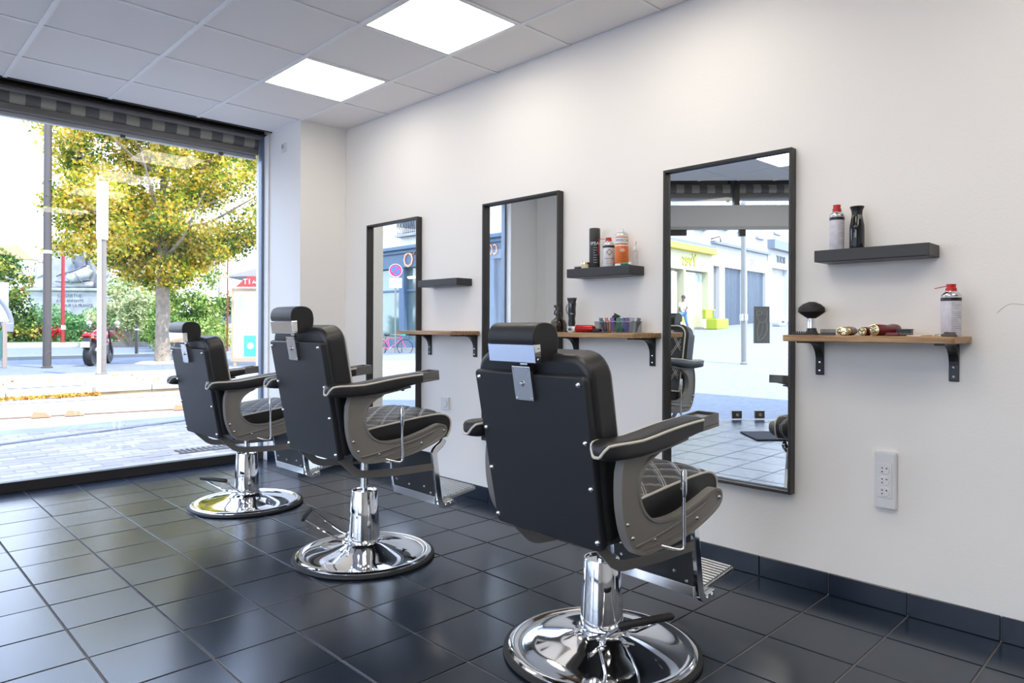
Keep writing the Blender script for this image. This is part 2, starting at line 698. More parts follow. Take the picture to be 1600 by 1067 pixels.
for i in range(0, 10):
    x = CX - S * i
    ye = min(room_front, (CC - .16 - CN.x * x) / CN.y)
    bm_ = newbm()
    box(bm_, x - bar_h, x + bar_h, -2.98, ye, CH, CH + .03)
    obj('ceiling_bar', bm_, M_CBAR, cl)
for j in range(0, 14):
    y = CY - S * j
    xs = max(-5.98, (CC - .16 - CN.y * y) / CN.x)
    obj('ceiling_bar', bx(xs, -.004, y - bar_h * .7, y + bar_h * .7, CH + .001, CH + .03), M_CBAR, cl)
obj('edge_bar', bx(-2.75, -.396, room_front - .012, room_front, CH - .002, CH + .04), M_ANOD, cl)

struct(obj('wall_right', bx(0, .2, -3.1, 5.75, -.1, 2.95), M_WALL))
struct(obj('wall_corner', bx(-.396, 0, 4.968, 5.75, -.1, 2.9), M_WALL, bevel=.004))
struct(obj('wall_back', bx(-6.2, 0, -3.2, -3.0, -.1, 2.95), M_WALLB))
ylo = (CC - CN.x * -6.0) / CN.y
wl = struct(obj('wall_left', bx(-6.2, -6.0, -3.0, -.2, -.1, 2.95), M_WALLB))
obj('wall_pier', bx(-6.2, -6.0, ylo - .30, ylo - .05, -.1, 2.95), M_WALLB, wl)
obj('wall_lintel', bx(-6.2, -6.0, -.2, ylo - .30, 2.60, 2.95), M_WALLB, wl)
w2 = struct(obj('window_added', bx(-6.14, -6.06, -.2, ylo - .30, -.02, .10), mat('dark brown anodised frame', (.035, .032, .032)), bevel=.003))  # unseen side window, added to bring more daylight onto the mirror wall
for yy in (-.2, ylo - .35):
    obj('window_frame', bx(-6.13, -6.07, yy, yy + .05, .10, 2.60), mat('dark brown anodised frame'), w2)
obj('window_pane', bx(-6.104, -6.098, -.15, ylo - .35, .10, 2.60), M_GLASS, w2)
# pier between the shop window and the entrance
a, b = ch_pt(.05), ch_pt(.50)
struct(obj('wall_front', pr([(-2.42, 5.5), (-2.42, 5.63), (-2.48, 5.70), (-2.70, 5.72), tuple(ch_pt(.50, .12)), tuple(ch_pt(.50, -.08)), (-2.88, 5.40), (-2.84, 5.5)], -.1, 2.95, 'XY'), M_WALL))
# unseen upper storeys and neighbouring house of this building, added to cast shade
M_FAC = mat('rendered facade', (.62, .6, .56), .9)
struct(obj('wall_upper_shade', pr([(-6.2, -6), (8, -6), (8, 5.85), (-2.6, 5.85), (-6.2, 2.4)], 2.95, 6.3, 'XY'), M_FAC))
struct(obj('wall_neighbour_shade', bx(.2, 8, -6, 5.75, -.1, 2.95), M_FAC))

# baseboard tiles along the right wall
bb = struct(obj('baseboard_right', bx(-.006, 0, -2.9, 4.968, 0, .086), M_GROUT))
y = 1.4391 - P * 14
while y < 4.96:
    y1 = min(y + P, 4.966)
    obj('baseboard_tile', bx(-.014, -.004, y + .002, y1 - .002, .001, .090), M_TILE, bb, bevel=.002, seg=1)
    y += P
bb = struct(obj('baseboard_corner', bx(-.392, 0, 4.962, 4.968, 0, .086), M_GROUT))
obj('baseboard_tile', bx(-.40, -.25, 4.956, 4.966, .001, .09), M_TILE, bb, bevel=.002, seg=1)
obj('baseboard_tile', bx(-.246, -.015, 4.956, 4.966, .001, .09), M_TILE, bb, bevel=.002, seg=1)
bb = struct(obj('baseboard_window', bx(-.402, -.396, 4.968, 5.56, 0, .086), M_GROUT))
for y0, y1 in ((4.968, 5.25), (5.254, 5.55)):
    obj('baseboard_tile', bx(-.408, -.398, y0, y1, .001, .09), M_TILE, bb, bevel=.002, seg=1)

# shop window
M_BLUEF = mat('blue grey aluminium', (.16, .20, .27), .35, metal=.4)
M_SILL = mat('stone sill', (.45, .42, .32), .8)
win = struct(obj('window_1', bx(-2.42, -.396, 5.565, 5.63, 0, .07), M_ANOD, bevel=.003))
obj('window_frame', bx(-.43, -.396, 5.57, 5.63, .07, 2.70), M_BLUEF, win, bevel=.003)
obj('window_frame', bx(-2.42, -2.395, 5.57, 5.63, .07, 2.70), M_BLUEF, win, bevel=.003)
obj('window_trim', bx(-.41, -.398, 5.50, 5.57, .0, 2.68), M_CBAR, win, bevel=.002)
obj('window_head', bx(-2.42, -.396, 5.575, 5.63, 2.655, 2.70), mat('grey aluminium rail', (.25, .24, .24), .35, metal=.8), win, bevel=.004)
obj('leak_board', bx(-2.42, -.396, 5.60, 5.63, 2.70, 2.86), M_ANOD, win)  # dark board added to stop a light leak above the window head
obj('window_head_lip', bx(-2.42, -.396, 5.55, 5.575, 2.675, 2.69), M_ANOD, win)
obj('window_pane', bx(-2.40, -.43, 5.576, 5.582, .07, 2.655), M_GLASS, win)
obj('window_sill', bx(-2.5, -.398, 5.63, 5.80, -.06, .045), M_SILL, win, bevel=.004)
struct(obj('trim_1', bx(-2.7, -.398, 5.64, 5.84, 2.80, 2.95), M_ANOD))

# striped awning rolled up above the window (outside)
def stripe_mat():
    m = bpy.data.materials.new('striped awning canvas')
    m.use_nodes = True
    n = m.node_tree
    b = n.nodes['Principled BSDF']
    b.inputs['Roughness'].default_value = .9
    tc = n.nodes.new('ShaderNodeTexCoord')
    s = n.nodes.new('ShaderNodeSeparateXYZ')
    n.links.new(tc.outputs['Object'], s.inputs[0])
    f = mnode(n, 'LESS_THAN', mnode(n, 'FRACT', mnode(n, 'DIVIDE', mnode(n, 'ADD', s.outputs['X'], 10.0), .178)), .5)
    mx = n.nodes.new('ShaderNodeMix')
    mx.data_type = 'RGBA'
    mx.inputs['A'].default_value = (.11, .105, .10, 1)
    mx.inputs['B'].default_value = (.36, .335, .27, 1)
    n.links.new(f, mx.inputs['Factor'])
    n.links.new(mx.outputs['Result'], b.inputs['Base Color'])
    return m
M_STRIPE = stripe_mat()
M_AWB = mat('awning front bar', (.17, .15, .13), .5)
M_AWL = mat('awning pale rail', (.42, .43, .43), .4)
def awning(name, label, L, loc, rz):
    t = thing(name, label, 'awning', loc, rz, 'rolled striped awnings')
    pts = []
    n = 24
    for k in range(n + 1):
        x = L * k / n
        pts.append((x, 0.0, .005 * math.sin(k * 1.3) - .012 * math.sin(PI * k / n)))
    o = obj('canvas_roll', tb(pts, .062, 16), M_STRIPE, t, smooth=True)
    obj('front_bar', bx(0, L, -.05, .03, -.105, -.055), M_AWB, t, bevel=.008)
    obj('lower_rail', bx(.0, L, .0, .05, -.135, -.105), M_AWL, t, bevel=.004)
    obj('back_housing', bx(0, L, .06, .16, -.02, .14), M_AWB, t)
    for x in (.25, L * .5, L - .3):
        obj('mounting_clip', bx(x - .015, x + .015, -.09, -.065, .04, .11), M_ANOD, t)
        obj('catch', bx(x - .02, x + .01, -.03, .0, -.155, -.13), M_ANOD, t)
    return t
awning('awning', 'striped grey awning rolled up outside above the shop window', 2.052, (-2.45, 5.75, 2.655), 0)

# entrance in the chamfered corner (seen in the largest mirror)
M_HEAD = mat('grey entrance header', (.62, .61, .60), .6)
cang = math.atan2(-.699, -.715)
ent = struct(obj('door_1', bx(.55, 4.2, -.04, .04, 2.20, 2.44), M_HEAD))
E0 = ch_pt(0)
ent.location = (E0.x, E0.y, 0)
ent.rotation_euler = (0, 0, cang)
# local x runs from the pier along the glass, local y = inward (+) / outward(-)
obj('door_rail', bx(.55, 4.2, -.025, .045, 2.165, 2.20), M_AWL, ent)
obj('door_frame', bx(.50, .55, -.04, .04, 0, 2.95), M_BLUEF, ent)
obj('door_frame', bx(4.2, 4.25, -.04, .04, 0, 2.95), M_BLUEF, ent)
LC = 2.33     # split between the two leaves
obj('mullion', bx(LC - .13 - .03, LC - .13 + .03, -.04, .04, 2.44, 2.84), M_ANOD, ent)
for x0, x1 in ((.56, LC - 1.0), (LC - .99, LC - .004), (LC + .004, LC + .99), (LC + 1.0, 4.19)):
    obj('door_pane', bx(x0, x1, -.005, .005, .01, 2.165), M_GLASS, ent)
obj('transom_pane', bx(.56, 4.19, -.004, .004, 2.44, 2.84), M_GLASS, ent)
for s in (-1, 1):
    f = obj('patch_fitting', bx(LC + s * .13 - .055, LC + s * .13 + .055, -.012, .022, .012, .10), mat('bronze fitting', (.16, .14, .10), .3, metal=.8), ent, bevel=.003)
    obj('lock', lt([(0, .0), (.018, .0), (.018, .012), (0, .012)], 12, (LC + s * .13, .022, .056), 'Y'), M_CHROME, f)
obj('door_closer', bx(LC - 1.0, LC - .7, -.02, .03, 2.10, 2.165), M_ANOD, ent)
obj('pivot', bx(LC - .10, LC - .03, -.02, .03, 2.09, 2.165), M_ANOD, ent)
# carved owl-shaped pull plate on the right leaf
pl = obj('pull_plate', bx(LC + .06, LC + .24, .01, .035, .87, 1.29), mat('slate grey plate', (.24, .25, .26), .5), ent, bevel=.004)
M_PAT = mat('patinated relief', (.36, .39, .39), .45)
px = LC + .15
rb = newbm()
for s in (-1, 1):
    tube(rb, [(px + s * .030 + .026 * math.cos(t * PI / 6), .037, 1.215 + .026 * math.sin(t * PI / 6)) for t in range(12)], .006, 6, True)
    lathe(rb, [(0, 0), (.008, .0), (.006, .01), (0, .012)], 10, (px + s * .030, .035, 1.215), 'Y')
tube(rb, smooth_curve([(px - .06, .037, 1.24), (px - .05, .037, 1.15), (px, .037, 1.10), (px + .05, .037, 1.15), (px + .06, .037, 1.24)], 4, False), .006, 6)
tube(rb, smooth_curve([(px + .045, .037, 1.12), (px + .055, .037, 1.02), (px + .01, .037, .93), (px - .045, .037, .90)], 4, False), .007, 6)
tube(rb, smooth_curve([(px - .03, .037, 1.11), (px - .055, .037, 1.02), (px - .045, .037, .90)], 4, False), .007, 6)
tube(rb, smooth_curve([(px + .01, .037, 1.09), (px - .005, .037, 1.0), (px - .035, .037, .93)], 4, False), .005, 6)
obj('relief', rb, M_PAT, pl, smooth=True)
a = ch_pt(4.1, .17)
aw2 = awning('awning', 'striped grey awning rolled up outside above the corner entrance', 3.9, (a.x, a.y, 2.66), cang + PI)
# doormat
mt = ch_pt(3.0, -1.05)
m_ = obj('doormat', bx(-.36, .36, -.24, .24, 0, .012), mat('black ribbed mat', (.02, .021, .024), .9, bump=(150, .6, .004)), bevel=.003)
m_.location = (-3.70, 2.98, .0005)
m_.rotation_euler = (0, 0, cang)
tag(m_, 'black ribbed doormat on the tiles inside the corner entrance', 'doormat')

# ------------------------------------------------------------------ mirrors on the right wall
def mirror(y0, y1, label, lean):
    z0, z1 = .393, 1.878
    t = thing('mirror', label, 'mirror', (0, (y0 + y1) / 2, z0), 0, 'three tall mirrors on the right wall')
    hw, H = (y1 - y0) / 2, z1 - z0
    D, W_ = .046, .013
    fb = newbm()
    box(fb, -D, -.002, -hw, -hw + W_, 0, H)
    box(fb, -D, -.002, hw - W_, hw, 0, H)
    box(fb, -D, -.002, -hw + W_, hw - W_, 0, W_)
    box(fb, -D, -.002, -hw + W_, hw - W_, H - W_, H)
    obj('frame', fb, M_FRAME, t, bevel=.0015, seg=1)
    obj('backing', bx(-.006, -.002, -hw + W_, hw - W_, W_, H - W_), M_FRAME, t)
    g = obj('mirror_glass', bx(-.003, 0, -hw + W_ + .001, hw - W_ - .001, -(H / 2 - W_ - .002), H / 2 - W_ - .002), M_MIRROR, t)
    g.location = (-.014, 0, H / 2)
    g.rotation_euler = (0, -lean, 0)
    return t
mirror(1.285, 1.928, 'tall black-framed mirror nearest the camera, beside the power socket strip', .0067)
mirror(2.618, 3.262, 'tall black-framed mirror in the middle, behind the nearest headrest', .0)
mirror(3.945, 4.590, 'tall black-framed mirror closest to the window pillar, reflecting a bicycle', .0)

# ------------------------------------------------------------------ floating shelves and wooden tables
SH_Z = 1.418
for y0, lab in ((.742, 'charcoal floating wall shelf nearest the camera, carrying a spray can and black bottle'),
                (2.067, 'charcoal floating wall shelf crowded with cans, between middle and nearest mirrors'),
                (3.406, 'empty charcoal floating wall shelf between the two farther mirrors')):
    t = thing('wall_shelf', lab, 'shelf', (0, y0, SH_Z), 0, 'floating wall shelves')
    obj('board', bx(-.132, -.001, 0, .412, -.046, 0), M_SHELF, t, bevel=.0015, seg=1)
    obj('underside', bx(-.120, -.004, .012, .40, -.0475, -.046), M_BLACK, t)

TB_Z = 1.078
def bracket(t, y):
    prof = [(0, -.025), (-.20, -.025), (-.20, -.032), (-.085, -.034)]
    for k in range(1, 9):
        a = PI / 2 * k / 8
        prof.append((-.085 + .075 * math.sin(a), -.109 + .075 * math.cos(a)))
    prof += [(-.010, -.165), (-.006, -.168), (0, -.168)]
    b = obj('bracket', pr(prof, y - .016, y + .016, 'XZ'), M_BLACK, t, bevel=.001, seg=1)
    for z in (-.115, -.150):
        obj('screw', lt([(0, -.013), (.0045, -.012), (.0045, -.009), (0, -.009)], 8, (0, y, z), 'X'), M_CHROME, b)
for y0, b0, b1, lab in ((.637, .055, .543, 'narrow oak wall table nearest the camera, holding a black neck brush'),
                        (1.962, .050, .555, 'narrow oak wall table behind the nearest chair, with a tray of clips'),
                        (3.329, .040, .515, 'bare narrow oak wall table between the two farther mirrors')):
    t = thing('wall_table', lab, 'table', (0, y0, TB_Z), 0, 'oak wall tables on black brackets')
    L = .602
    poly = [(0, 0), (-.228, 0), (-.236, .008), (-.236, L - .008), (-.228, L), (0, L)]
    obj('tabletop', pr(poly, -.025, 0, 'XY'), M_WOOD, t, bevel=.003)
    bracket(t, b0)
    bracket(t, b1)

# ------------------------------------------------------------------ wall sockets
M_SOCK = mat('white socket', (.74, .74, .75), .35)
t = thing('power_socket_strip', 'white vertical strip of three power sockets on the wall below the near shelf', 'socket', (0, .921, .40))
obj('back_plate', bx(-.026, 0, -.040, .040, 0, .222), M_SOCK, t, bevel=.006)
f = obj('front_plate', bx(-.029, -.026, -.027, .027, .045, .178), M_SOCK, t, bevel=.001)
for z in (.068, .111, .154):
    s = obj('socket', lt([(0, -.0315), (.018, -.0315), (.0195, -.029), (.0195, -.027)], 20, (0, 0, z), 'X'), M_SOCK, t)
    for dy, dz in ((.007, .006), (-.009, .006), (.007, -.008)):
        obj('pin_hole', lt([(0, -.0322), (.0028, -.0322), (.0028, -.030)], 8, (0, dy, z + dz), 'X'), M_INK, s)
t = thing('wall_outlet', 'single white wall socket low between the two farther mirrors', 'socket', (0, 3.672, .545))
obj('plate', bx(-.012, 0, -.042, .042, 0, .086), M_SOCK, t, bevel=.003)
obj('socket', lt([(.024, -.018), (.027, -.018), (.028, -.012)], 20, (0, 0, .043), 'X'), M_SOCK, t)
obj('socket_well', lt([(0, -.0125), (.022, -.0125), (.022, -.011)], 20, (0, 0, .043), 'X'), mat('socket shade', (.5, .5, .5), .5), t)
for dy in (-.008, .008):
    obj('pin_hole', lt([(0, -.0135), (.0025, -.0135), (.0025, -.012)], 8, (0, dy, .040), 'X'), M_INK, t)
t = thing('wall_switch', 'small white switch box high on the pillar beside the window', 'switch', (-.396, 5.237, 2.49))
obj('plate', bx(-.010, 0, -.036, .036, 0, .074), M_SOCK, t, bevel=.003)
obj('rocker', bx(-.015, -.010, -.005, .022, .030, .062), mat('grey rocker', (.4, .4, .4), .4), t, bevel=.001)

# ------------------------------------------------------------------ bottles and cans
def can(name, label, loc, r, h, body, neck=True, cap=None, cap_m=None, straw=None, band=None, group='spray cans and bottles', n=28):
    t = thing(name, label, 'can' if 'can' in name else 'bottle', loc, 0, group)
    prof = [(0, 0), (r * .92, 0), (r, .004), (r, h - .003), (r * .97, h)]
    obj('body', lt(prof, n), body, t, smooth=True)
    z = h
    if neck:
        obj('shoulder', lt([(r * .97, h - .001), (r * 1.01, h + .002), (r * .97, h + .006), (r * .72, h + .014), (r * .60, h + .017), (r * .60, h + .019), (0, h + .019)], n), M_STEEL, t, smooth=True)
        z = h + .018
    if band:
        obj('band', lt([(r + .0006, h - .016), (r + .0006, h - .004)], n), band, t, smooth=True)
    if cap:
        cr_, ch_ = cap
        c = newbm()
        lathe(c, [(cr_, z), (cr_ * .95, z + ch_ * .5), (cr_ * .8, z + ch_ * .52), (cr_ * .86, z + ch_), (0, z + ch_)], 18)
        cc = obj('cap', c, cap_m, t, smooth=True)
        if straw:
            obj('straw', tb([(0, 0, z + ch_ * .75), (straw[0] * .3, straw[1] * .3, z + ch_ * .72), (straw[0], straw[1], z + ch_ * .75 + straw[2])], .0017, 6), cap_m, cc)
    return t
M_LAB = mat('white can label', (.72, .70, .72), .4)
M_LAB2 = mat('lilac white can label', (.62, .60, .66), .4, noise=(40, .1))
def print_lines(t, r, z0, z1, nl, a0, a1, m=M_INK, seed=0):
    rnd = random.Random(seed)
    V, F = [], []
    for k in range(nl):
        z = z1 - (z1 - z0) * k / max(nl - 1, 1)
        a = a0
        while a < a1 - .08:
            wd = rnd.uniform(.05, .22)
            e = min(a + wd, a1)
            st = 3
            for q in range(st):
                b0, b1 = a + (e - a) * q / st, a + (e - a) * (q + 1) / st
                i = len(V)
                for (aa, zz) in ((b0, z - .0009), (b1, z - .0009), (b1, z + .0009), (b0, z + .0009)):
                    V.append(((r + .0005) * math.cos(aa), (r + .0005) * math.sin(aa), zz))
                F.append((i, i + 1, i + 2, i + 3))
            a = e + .05
            if rnd.random() < .15:
                break
    o = obj('small_print', (V, [], F), m, t)
    return o
# facing the lens the cans show their -X / -Y side (angle about 225 deg)
A = 225 * D2R
t = can('spray_can', 'white spray can with red cap on the nearest shelf', (-.072, 1.088, SH_Z), .0275, .138, M_LAB2, cap=(.017, .028), cap_m=M_RED, band=M_BLACK)
print_lines(t, .0275, .025, .108, 12, A - .3, A + .7, mat('grey print', (.25, .25, .27), .6), 1)
# black waisted spray bottle
t = thing('spray_bottle', 'glossy black waisted spray bottle beside the white can on the nearest shelf', 'bottle', (-.066, 1.013, SH_Z), 0, 'spray cans and bottles')
M_GB = mat('gloss black', (.008, .008, .010), .08, spec=.7)
obj('body', lt([(0, 0), (.026, 0), (.0275, .004), (.0275, .075), (.0265, .095), (.0215, .122), (.0195, .135)], 28), M_GB, t, smooth=True)
hd = obj('spray_head', lt([(.0195, .135), (.0195, .142), (.021, .155), (.0265, .168), (.0255, .170), (0, .171)], 28), M_BLACK, t, smooth=True)
obj('nozzle', bx(-.024, -.016, -.009, .003, .118, .135, R(.7, 'Z')), mat('grey nozzle', (.2, .2, .21), .3), t, bevel=.002)
obj('trigger', bx(-.020, -.013, -.006, .006, .098, .150), M_BLACK, hd, bevel=.002)
# tall can on the near table
t = can('spray_can', 'tall white spray can with red straw cap standing on the near oak table', (-.12, .675, TB_Z), .032, .142, M_LAB2, cap=(.018, .026), cap_m=M_RED, straw=(-.01, .050, -.008), band=M_BLACK)
print_lines(t, .032, .015, .118, 17, A - .5, A + .6, mat('grey print'), 2)
# middle shelf
t = can('hairspray_can', 'slim matte black hairspray can on the middle shelf', (-.075, 2.332, SH_Z), .0285, .205, mat('matte black can', (.022, .022, .024), .4), neck=False, n=32)
obj('cap', lt([(.0285, .150), (.029, .151), (.029, .209), (.027, .212), (0, .212)], 32), mat('matte black cap', (.035, .034, .033), .45), t, smooth=True)
print_lines(t, .029, .03, .12, 8, A - .3, A + .4, M_LAB, 3)
text('lettering', 'SPRAY', .022, T((0, 0, .13)) @ R(-45 * D2R + .1, 'Z'), M_LAB, t, .0003, bend=.0288)
obj('side_stripe', bx(-.0004, .0004, -.003, .003, -.05, .035, T((.0293 * math.cos(A + .75), .0293 * math.sin(A + .75), .12)) @ R(A + .75, 'Z')), mat('red stripe', (.6, .03, .03), .5), t)
t = can('spray_can', 'small white spray can with red nozzle straw on the middle shelf', (-.066, 2.246, SH_Z), .0305, .118, M_LAB, cap=(.017, .020), cap_m=M_RED, straw=(-.01, .055, .002), band=M_BLACK)
dm = newbm()
for q in range(4):
    box(dm, -.012 + .0 * q, .012, -.0008, .0008, -.0012, .0012, T((0, -.0312, .078)) @ R(q * PI / 2 + PI / 4, 'Y') @ T((0, 0, .011)))
o = obj('diamond_logo', dm, M_INK, t)
o.rotation_euler = (0, 0, -45 * D2R)
text('lettering', 'CLEAN AIR', .010, T((0, 0, .045)) @ R(-45 * D2R, 'Z'), M_INK, t, .0003, bend=.0308)
print_lines(t, .0306, .02, .034, 3, A - .5, A + .5, mat('grey print'), 5)
M_ORG = mat('orange can print', (.75, .17, .02), .35)
t = can('hairspray_can', 'large orange and white spray can on the middle shelf', (-.062, 2.165, SH_Z), .034, .160, M_ORG, cap=(.013, .018), cap_m=M_WHITE)
obj('white_top_band', lt([(.0345, .118), (.0345, .146)], 32), M_WHITE, t, smooth=True)
obj('white_rim', lt([(.0345, .152), (.0347, .161)], 32), M_WHITE, t, smooth=True)
obj('white_foot_band', lt([(.0345, .004), (.0345, .014)], 32), M_WHITE, t, smooth=True)
obj('stripe_band', lt([(.0345, .104), (.0345, .110)], 32), M_WHITE, t, smooth=True)
text('lettering', 'PPERCUE', .019, T((0, 0, .132)) @ R(-45 * D2R, 'Z'), mat('navy print', (.02, .03, .12), .5), t, .0004, bend=.0347)
ov = newbm()
tube(ov, [((.0352) * math.sin(.32 * math.cos(q * PI / 10)), -.0352 * math.cos(.32 * math.cos(q * PI / 10)), .082 + .007 * math.sin(q * PI / 10)) for q in range(20)], .0015, 5, True)
lathe(ov, [(0, .0), (.006, .0)], 8, (0, -.0349, .082), 'Y')
o = obj('oval_badge', ov, M_WHITE, t)
o.rotation_euler = (0, 0, -45 * D2R)
print_lines(t, .0343, .03, .068, 5, A - .6, A + .6, mat('brown print', (.15, .05, .02), .6), 6)
# clear bottle
M_CLEAR = glass_mat('clear plastic', (.93, .95, .95), 1.4)
t = thing('spray_bottle', 'little clear spray bottle with white pump on the middle shelf', 'bottle', (-.05, 2.090, SH_Z), 0, 'spray cans and bottles')
obj('body', lt([(0, 0), (.0155, 0), (.0165, .003), (.0165, .072), (.012, .080), (.010, .083)], 20), M_CLEAR, t, smooth=True)
obj('pump', lt([(.0125, .078), (.0125, .094), (.007, .097), (.007, .112), (.0085, .113), (.0085, .124), (0, .125)], 16), M_WHITE, t, smooth=True)
# two low jars and small green tube
t = thing('wax_jar', 'low dark jar with pale lid at the far end of the middle shelf', 'jar', (-.085, 2.432, SH_Z), 0, 'jars on the middle shelf')
obj('body', lt([(0, 0), (.024, 0), (.025, .002), (.025, .011), (0, .011)], 24), M_BLACK, t, smooth=True)
obj('lid', lt([(.0258, .011), (.0258, .017), (0, .0175)], 24), mat('pale lid', (.6, .57, .48), .4), t, smooth=True)
t = thing('wax_jar', 'small pale gold tin standing beside the black can on the middle shelf', 'jar', (-.10, 2.375, SH_Z), 0, 'jars on the middle shelf')
obj('body', lt([(0, 0), (.0215, 0), (.0215, .024), (0, .024)], 24, (0, 0, 0)), mat('cream tin', (.62, .56, .38), .35), t, smooth=True)
obj('lid', lt([(.0222, .022), (.0222, .031), (.020, .033), (0, .033)], 24), M_GOLD, t, smooth=True)
t = thing('small_tube', 'small green tube lying in front of the orange can on the middle shelf', 'tube', (-.112, 2.10, SH_Z))
obj('body', tb([(0, -.018, .008), (0, .03, .008)], .0075, 12), mat('green tube', (.03, .22, .14), .4), t, smooth=True)
obj('cap', tb([(0, -.032, .008), (0, -.018, .008)], .0065, 12), M_WHITE, t, smooth=True)

# ------------------------------------------------------------------ near oak table
Z = TB_Z
t = thing('neck_brush', 'black bristle neck brush with chrome stem on the near oak table', 'brush', (-.12, 1.168, Z))
obj('foot', lt([(0, 0), (.033, 0), (.033, .004), (.022, .010), (.018, .028), (0, .028)], 24), M_BLACK, t, smooth=True)
obj('stem', lt([(.0155, .028), (.0145, .045), (.0155, .068), (0, .068)], 24), M_CHROME, t, smooth=True)
def brpos(r):
    a = r.random() * 2 * PI
    q = math.sqrt(r.random())
    e = r.random()
    return (.062 * q * math.cos(a) * (.35 + .65 * math.sin(e * PI)), .066 * q * math.sin(a) * (.35 + .65 * math.sin(e * PI)) + .006 * math.sin(a * 3), .068 + .068 * e)
bc = obj('bristle_core', lt([(.014, .066), (.032, .078), (.052, .094), (.050, .110), (.034, .125), (.012, .134), (0, .135)], 24), M_RUBBER, t, smooth=True)
bh = newbm()
rnd = random.Random(5)
for k in range(1500):
    a = rnd.random() * 2 * PI
    e = rnd.random()
    zz = .074 + .062 * e
    rr = .069 * math.sin(PI * (.18 + .74 * e)) + rnd.uniform(-.004, .004)
    p0 = Vector((.012 * math.cos(a), .012 * math.sin(a), .075 + .02 * e))
    p1 = Vector((rr * math.cos(a), rr * math.sin(a) * 1.08, zz + rnd.uniform(-.004, .006)))
    d = Vector((-math.sin(a), math.cos(a), 0)) * .0011
    v = [bh.verts.new(p) for p in (p0 - d, p0 + d, p1)]
    bh.faces.new(v)
o = obj('bristles', bh, M_RUBBER, t)
o['kind'] = 'stuff'
def clipper_guard(name, label, loc, L, rz, hgt=.02):
    t = thing(name, label, 'comb', loc, rz, 'black clipper combs on the near table')
    obj('spine', bx(-.012, .012, 0, L, 0, hgt * .45), M_BLACK, t, bevel=.001)
    tt = newbm()
    n = 11
    for k in range(n):
        y = L * (k + .5) / n
        for x in (-.011, .011):
            box(tt, x - .001, x + .001, y - L / n * .28, y + L / n * .28, hgt * .4, hgt)
    o = obj('teeth', tt, M_BLACK, t)
    return t
clipper_guard('clipper_comb', 'black clipper comb lying in front of the neck brush foot', (-.19, 1.118, Z), .095, 0, .014)
clipper_guard('clipper_comb', 'taller black clipper comb between neck brush and gold-ended trimmer', (-.165, 1.058, Z), .052, .15, .024)
def trimmer(label, loc, r, L, body, rz, end, sx=1.0):
    """a cordless clipper lying down, its end cap towards the room"""
    t = thing('hair_clipper', label, 'clipper', loc, rz, 'cordless clippers lying on the near table')
    pts, rs = [], []
    b = newbm()
    lathe(b, [(0, 0), (r * .9, 0), (r, .003), (r * .98, L * .4), (r * .88, L * .55), (r * 1.1, L * .8), (r * 1.05, L * .93), (r * .7, L), (0, L)], 24, (0, 0, r), 'X')
    for v in b.verts:
        v.co.y *= sx
    obj('body', b, body, t, smooth=True)
    c = newbm()
    lathe(c, [(0, -.003), (r * .82, -.003), (r * .97, -.0005), (r * .97, .006)], 24, (0, 0, r), 'X')
    for v in c.verts:
        v.co.y *= sx
    e = obj('end_cap', c, end, t, smooth=True)
    c = newbm()
    tube(c, [(-.0035, .78 * r * sx * math.cos(k * PI / 10), r + .78 * r * math.sin(k * PI / 10)) for k in range(20)], .0008, 5, True)
    for a in (0, 1, 2):
        aa = a * 2.1 + .5
        box(c, -.0045, -.002, -.003, .003, -.0016, .0016, T((0, .5 * r * sx * math.cos(aa), r + .5 * r * math.sin(aa))) @ R(aa, 'X'))
    box(c, -.0045, -.002, -.0035, .0035, -.002, .002, T((0, 0, r)))
    obj('cap_marks', c, mat('dark bronze marks', (.05, .04, .02), .5), e)
    return t
trimmer('squat gold-ended clipper, the leftmost lying on the near oak table', (-.205, 1.011, Z), .0165, .12, mat('brown lacquer', (.12, .06, .02), .3), .15, M_GOLD, 1.65)
trimmer('slim dark red clipper with round gold end, between the squat and the thick one', (-.205, .944, Z), .0165, .13, M_DRED, -.12, M_GOLD)
trimmer('thick dark red clipper with the largest round gold end', (-.205, .904, Z), .0215, .15, M_DRED, -.25, M_GOLD)
t = thing('comb_box', 'low black box standing behind the flat red razor case', 'box', (-.09, .835, Z))
obj('body', bx(-.018, .018, -.026, .026, 0, .020), M_BLACK, t, bevel=.002)
obj('lid', bx(-.019, .019, -.027, .027, .020, .026), mat('dark grey lid', (.05, .05, .05), .4), t, bevel=.002)
t = thing('razor_case', 'flat dark red razor case lying near the table edge', 'case', (-.185, .822, Z))
obj('shell', bx(-.014, .014, -.002, .045, 0, .012), M_DRED, t, bevel=.004)
obj('handle', bx(-.011, .011, -.038, .0, .001, .011), mat('dark grey handle', (.06, .055, .055), .4), t, bevel=.004)
t = thing('paper_strip', 'small white paper strip on the near oak table', 'paper', (-.19, .775, Z))
obj('sheet', bx(-.012, .012, -.024, .020, 0, .0035), M_WHITE, t, bevel=.001)
t = thing('tweezers', 'tiny brass tweezers beside the white paper strip', 'tweezers', (-.17, .738, Z))
for s in (-1, 1):
    obj('arm', tb([(0, -.016, .003), (s * .004, .0, .003), (s * .0015, .022, .003)], .0016, 6), mat('brass', (.45, .33, .15), .3, metal=1.), t)
t = thing('hair_clip', 'tiny silver hair clip beside the spray can foot', 'clip', (-.17, .702, Z))
obj('wire', tb([(0, -.012, .002), (.004, 0, .008), (0, .012, .002)], .0018, 6), M_CHROME, t)
obj('wire', tb([(.003, -.010, .006), (-.004, 0, .002), (.003, .010, .007)], .0015, 6), M_CHROME, t)
t = thing('hair_claw', 'dark brown hair claw lying in front of the tall spray can', 'clip', (-.205, .660, Z))
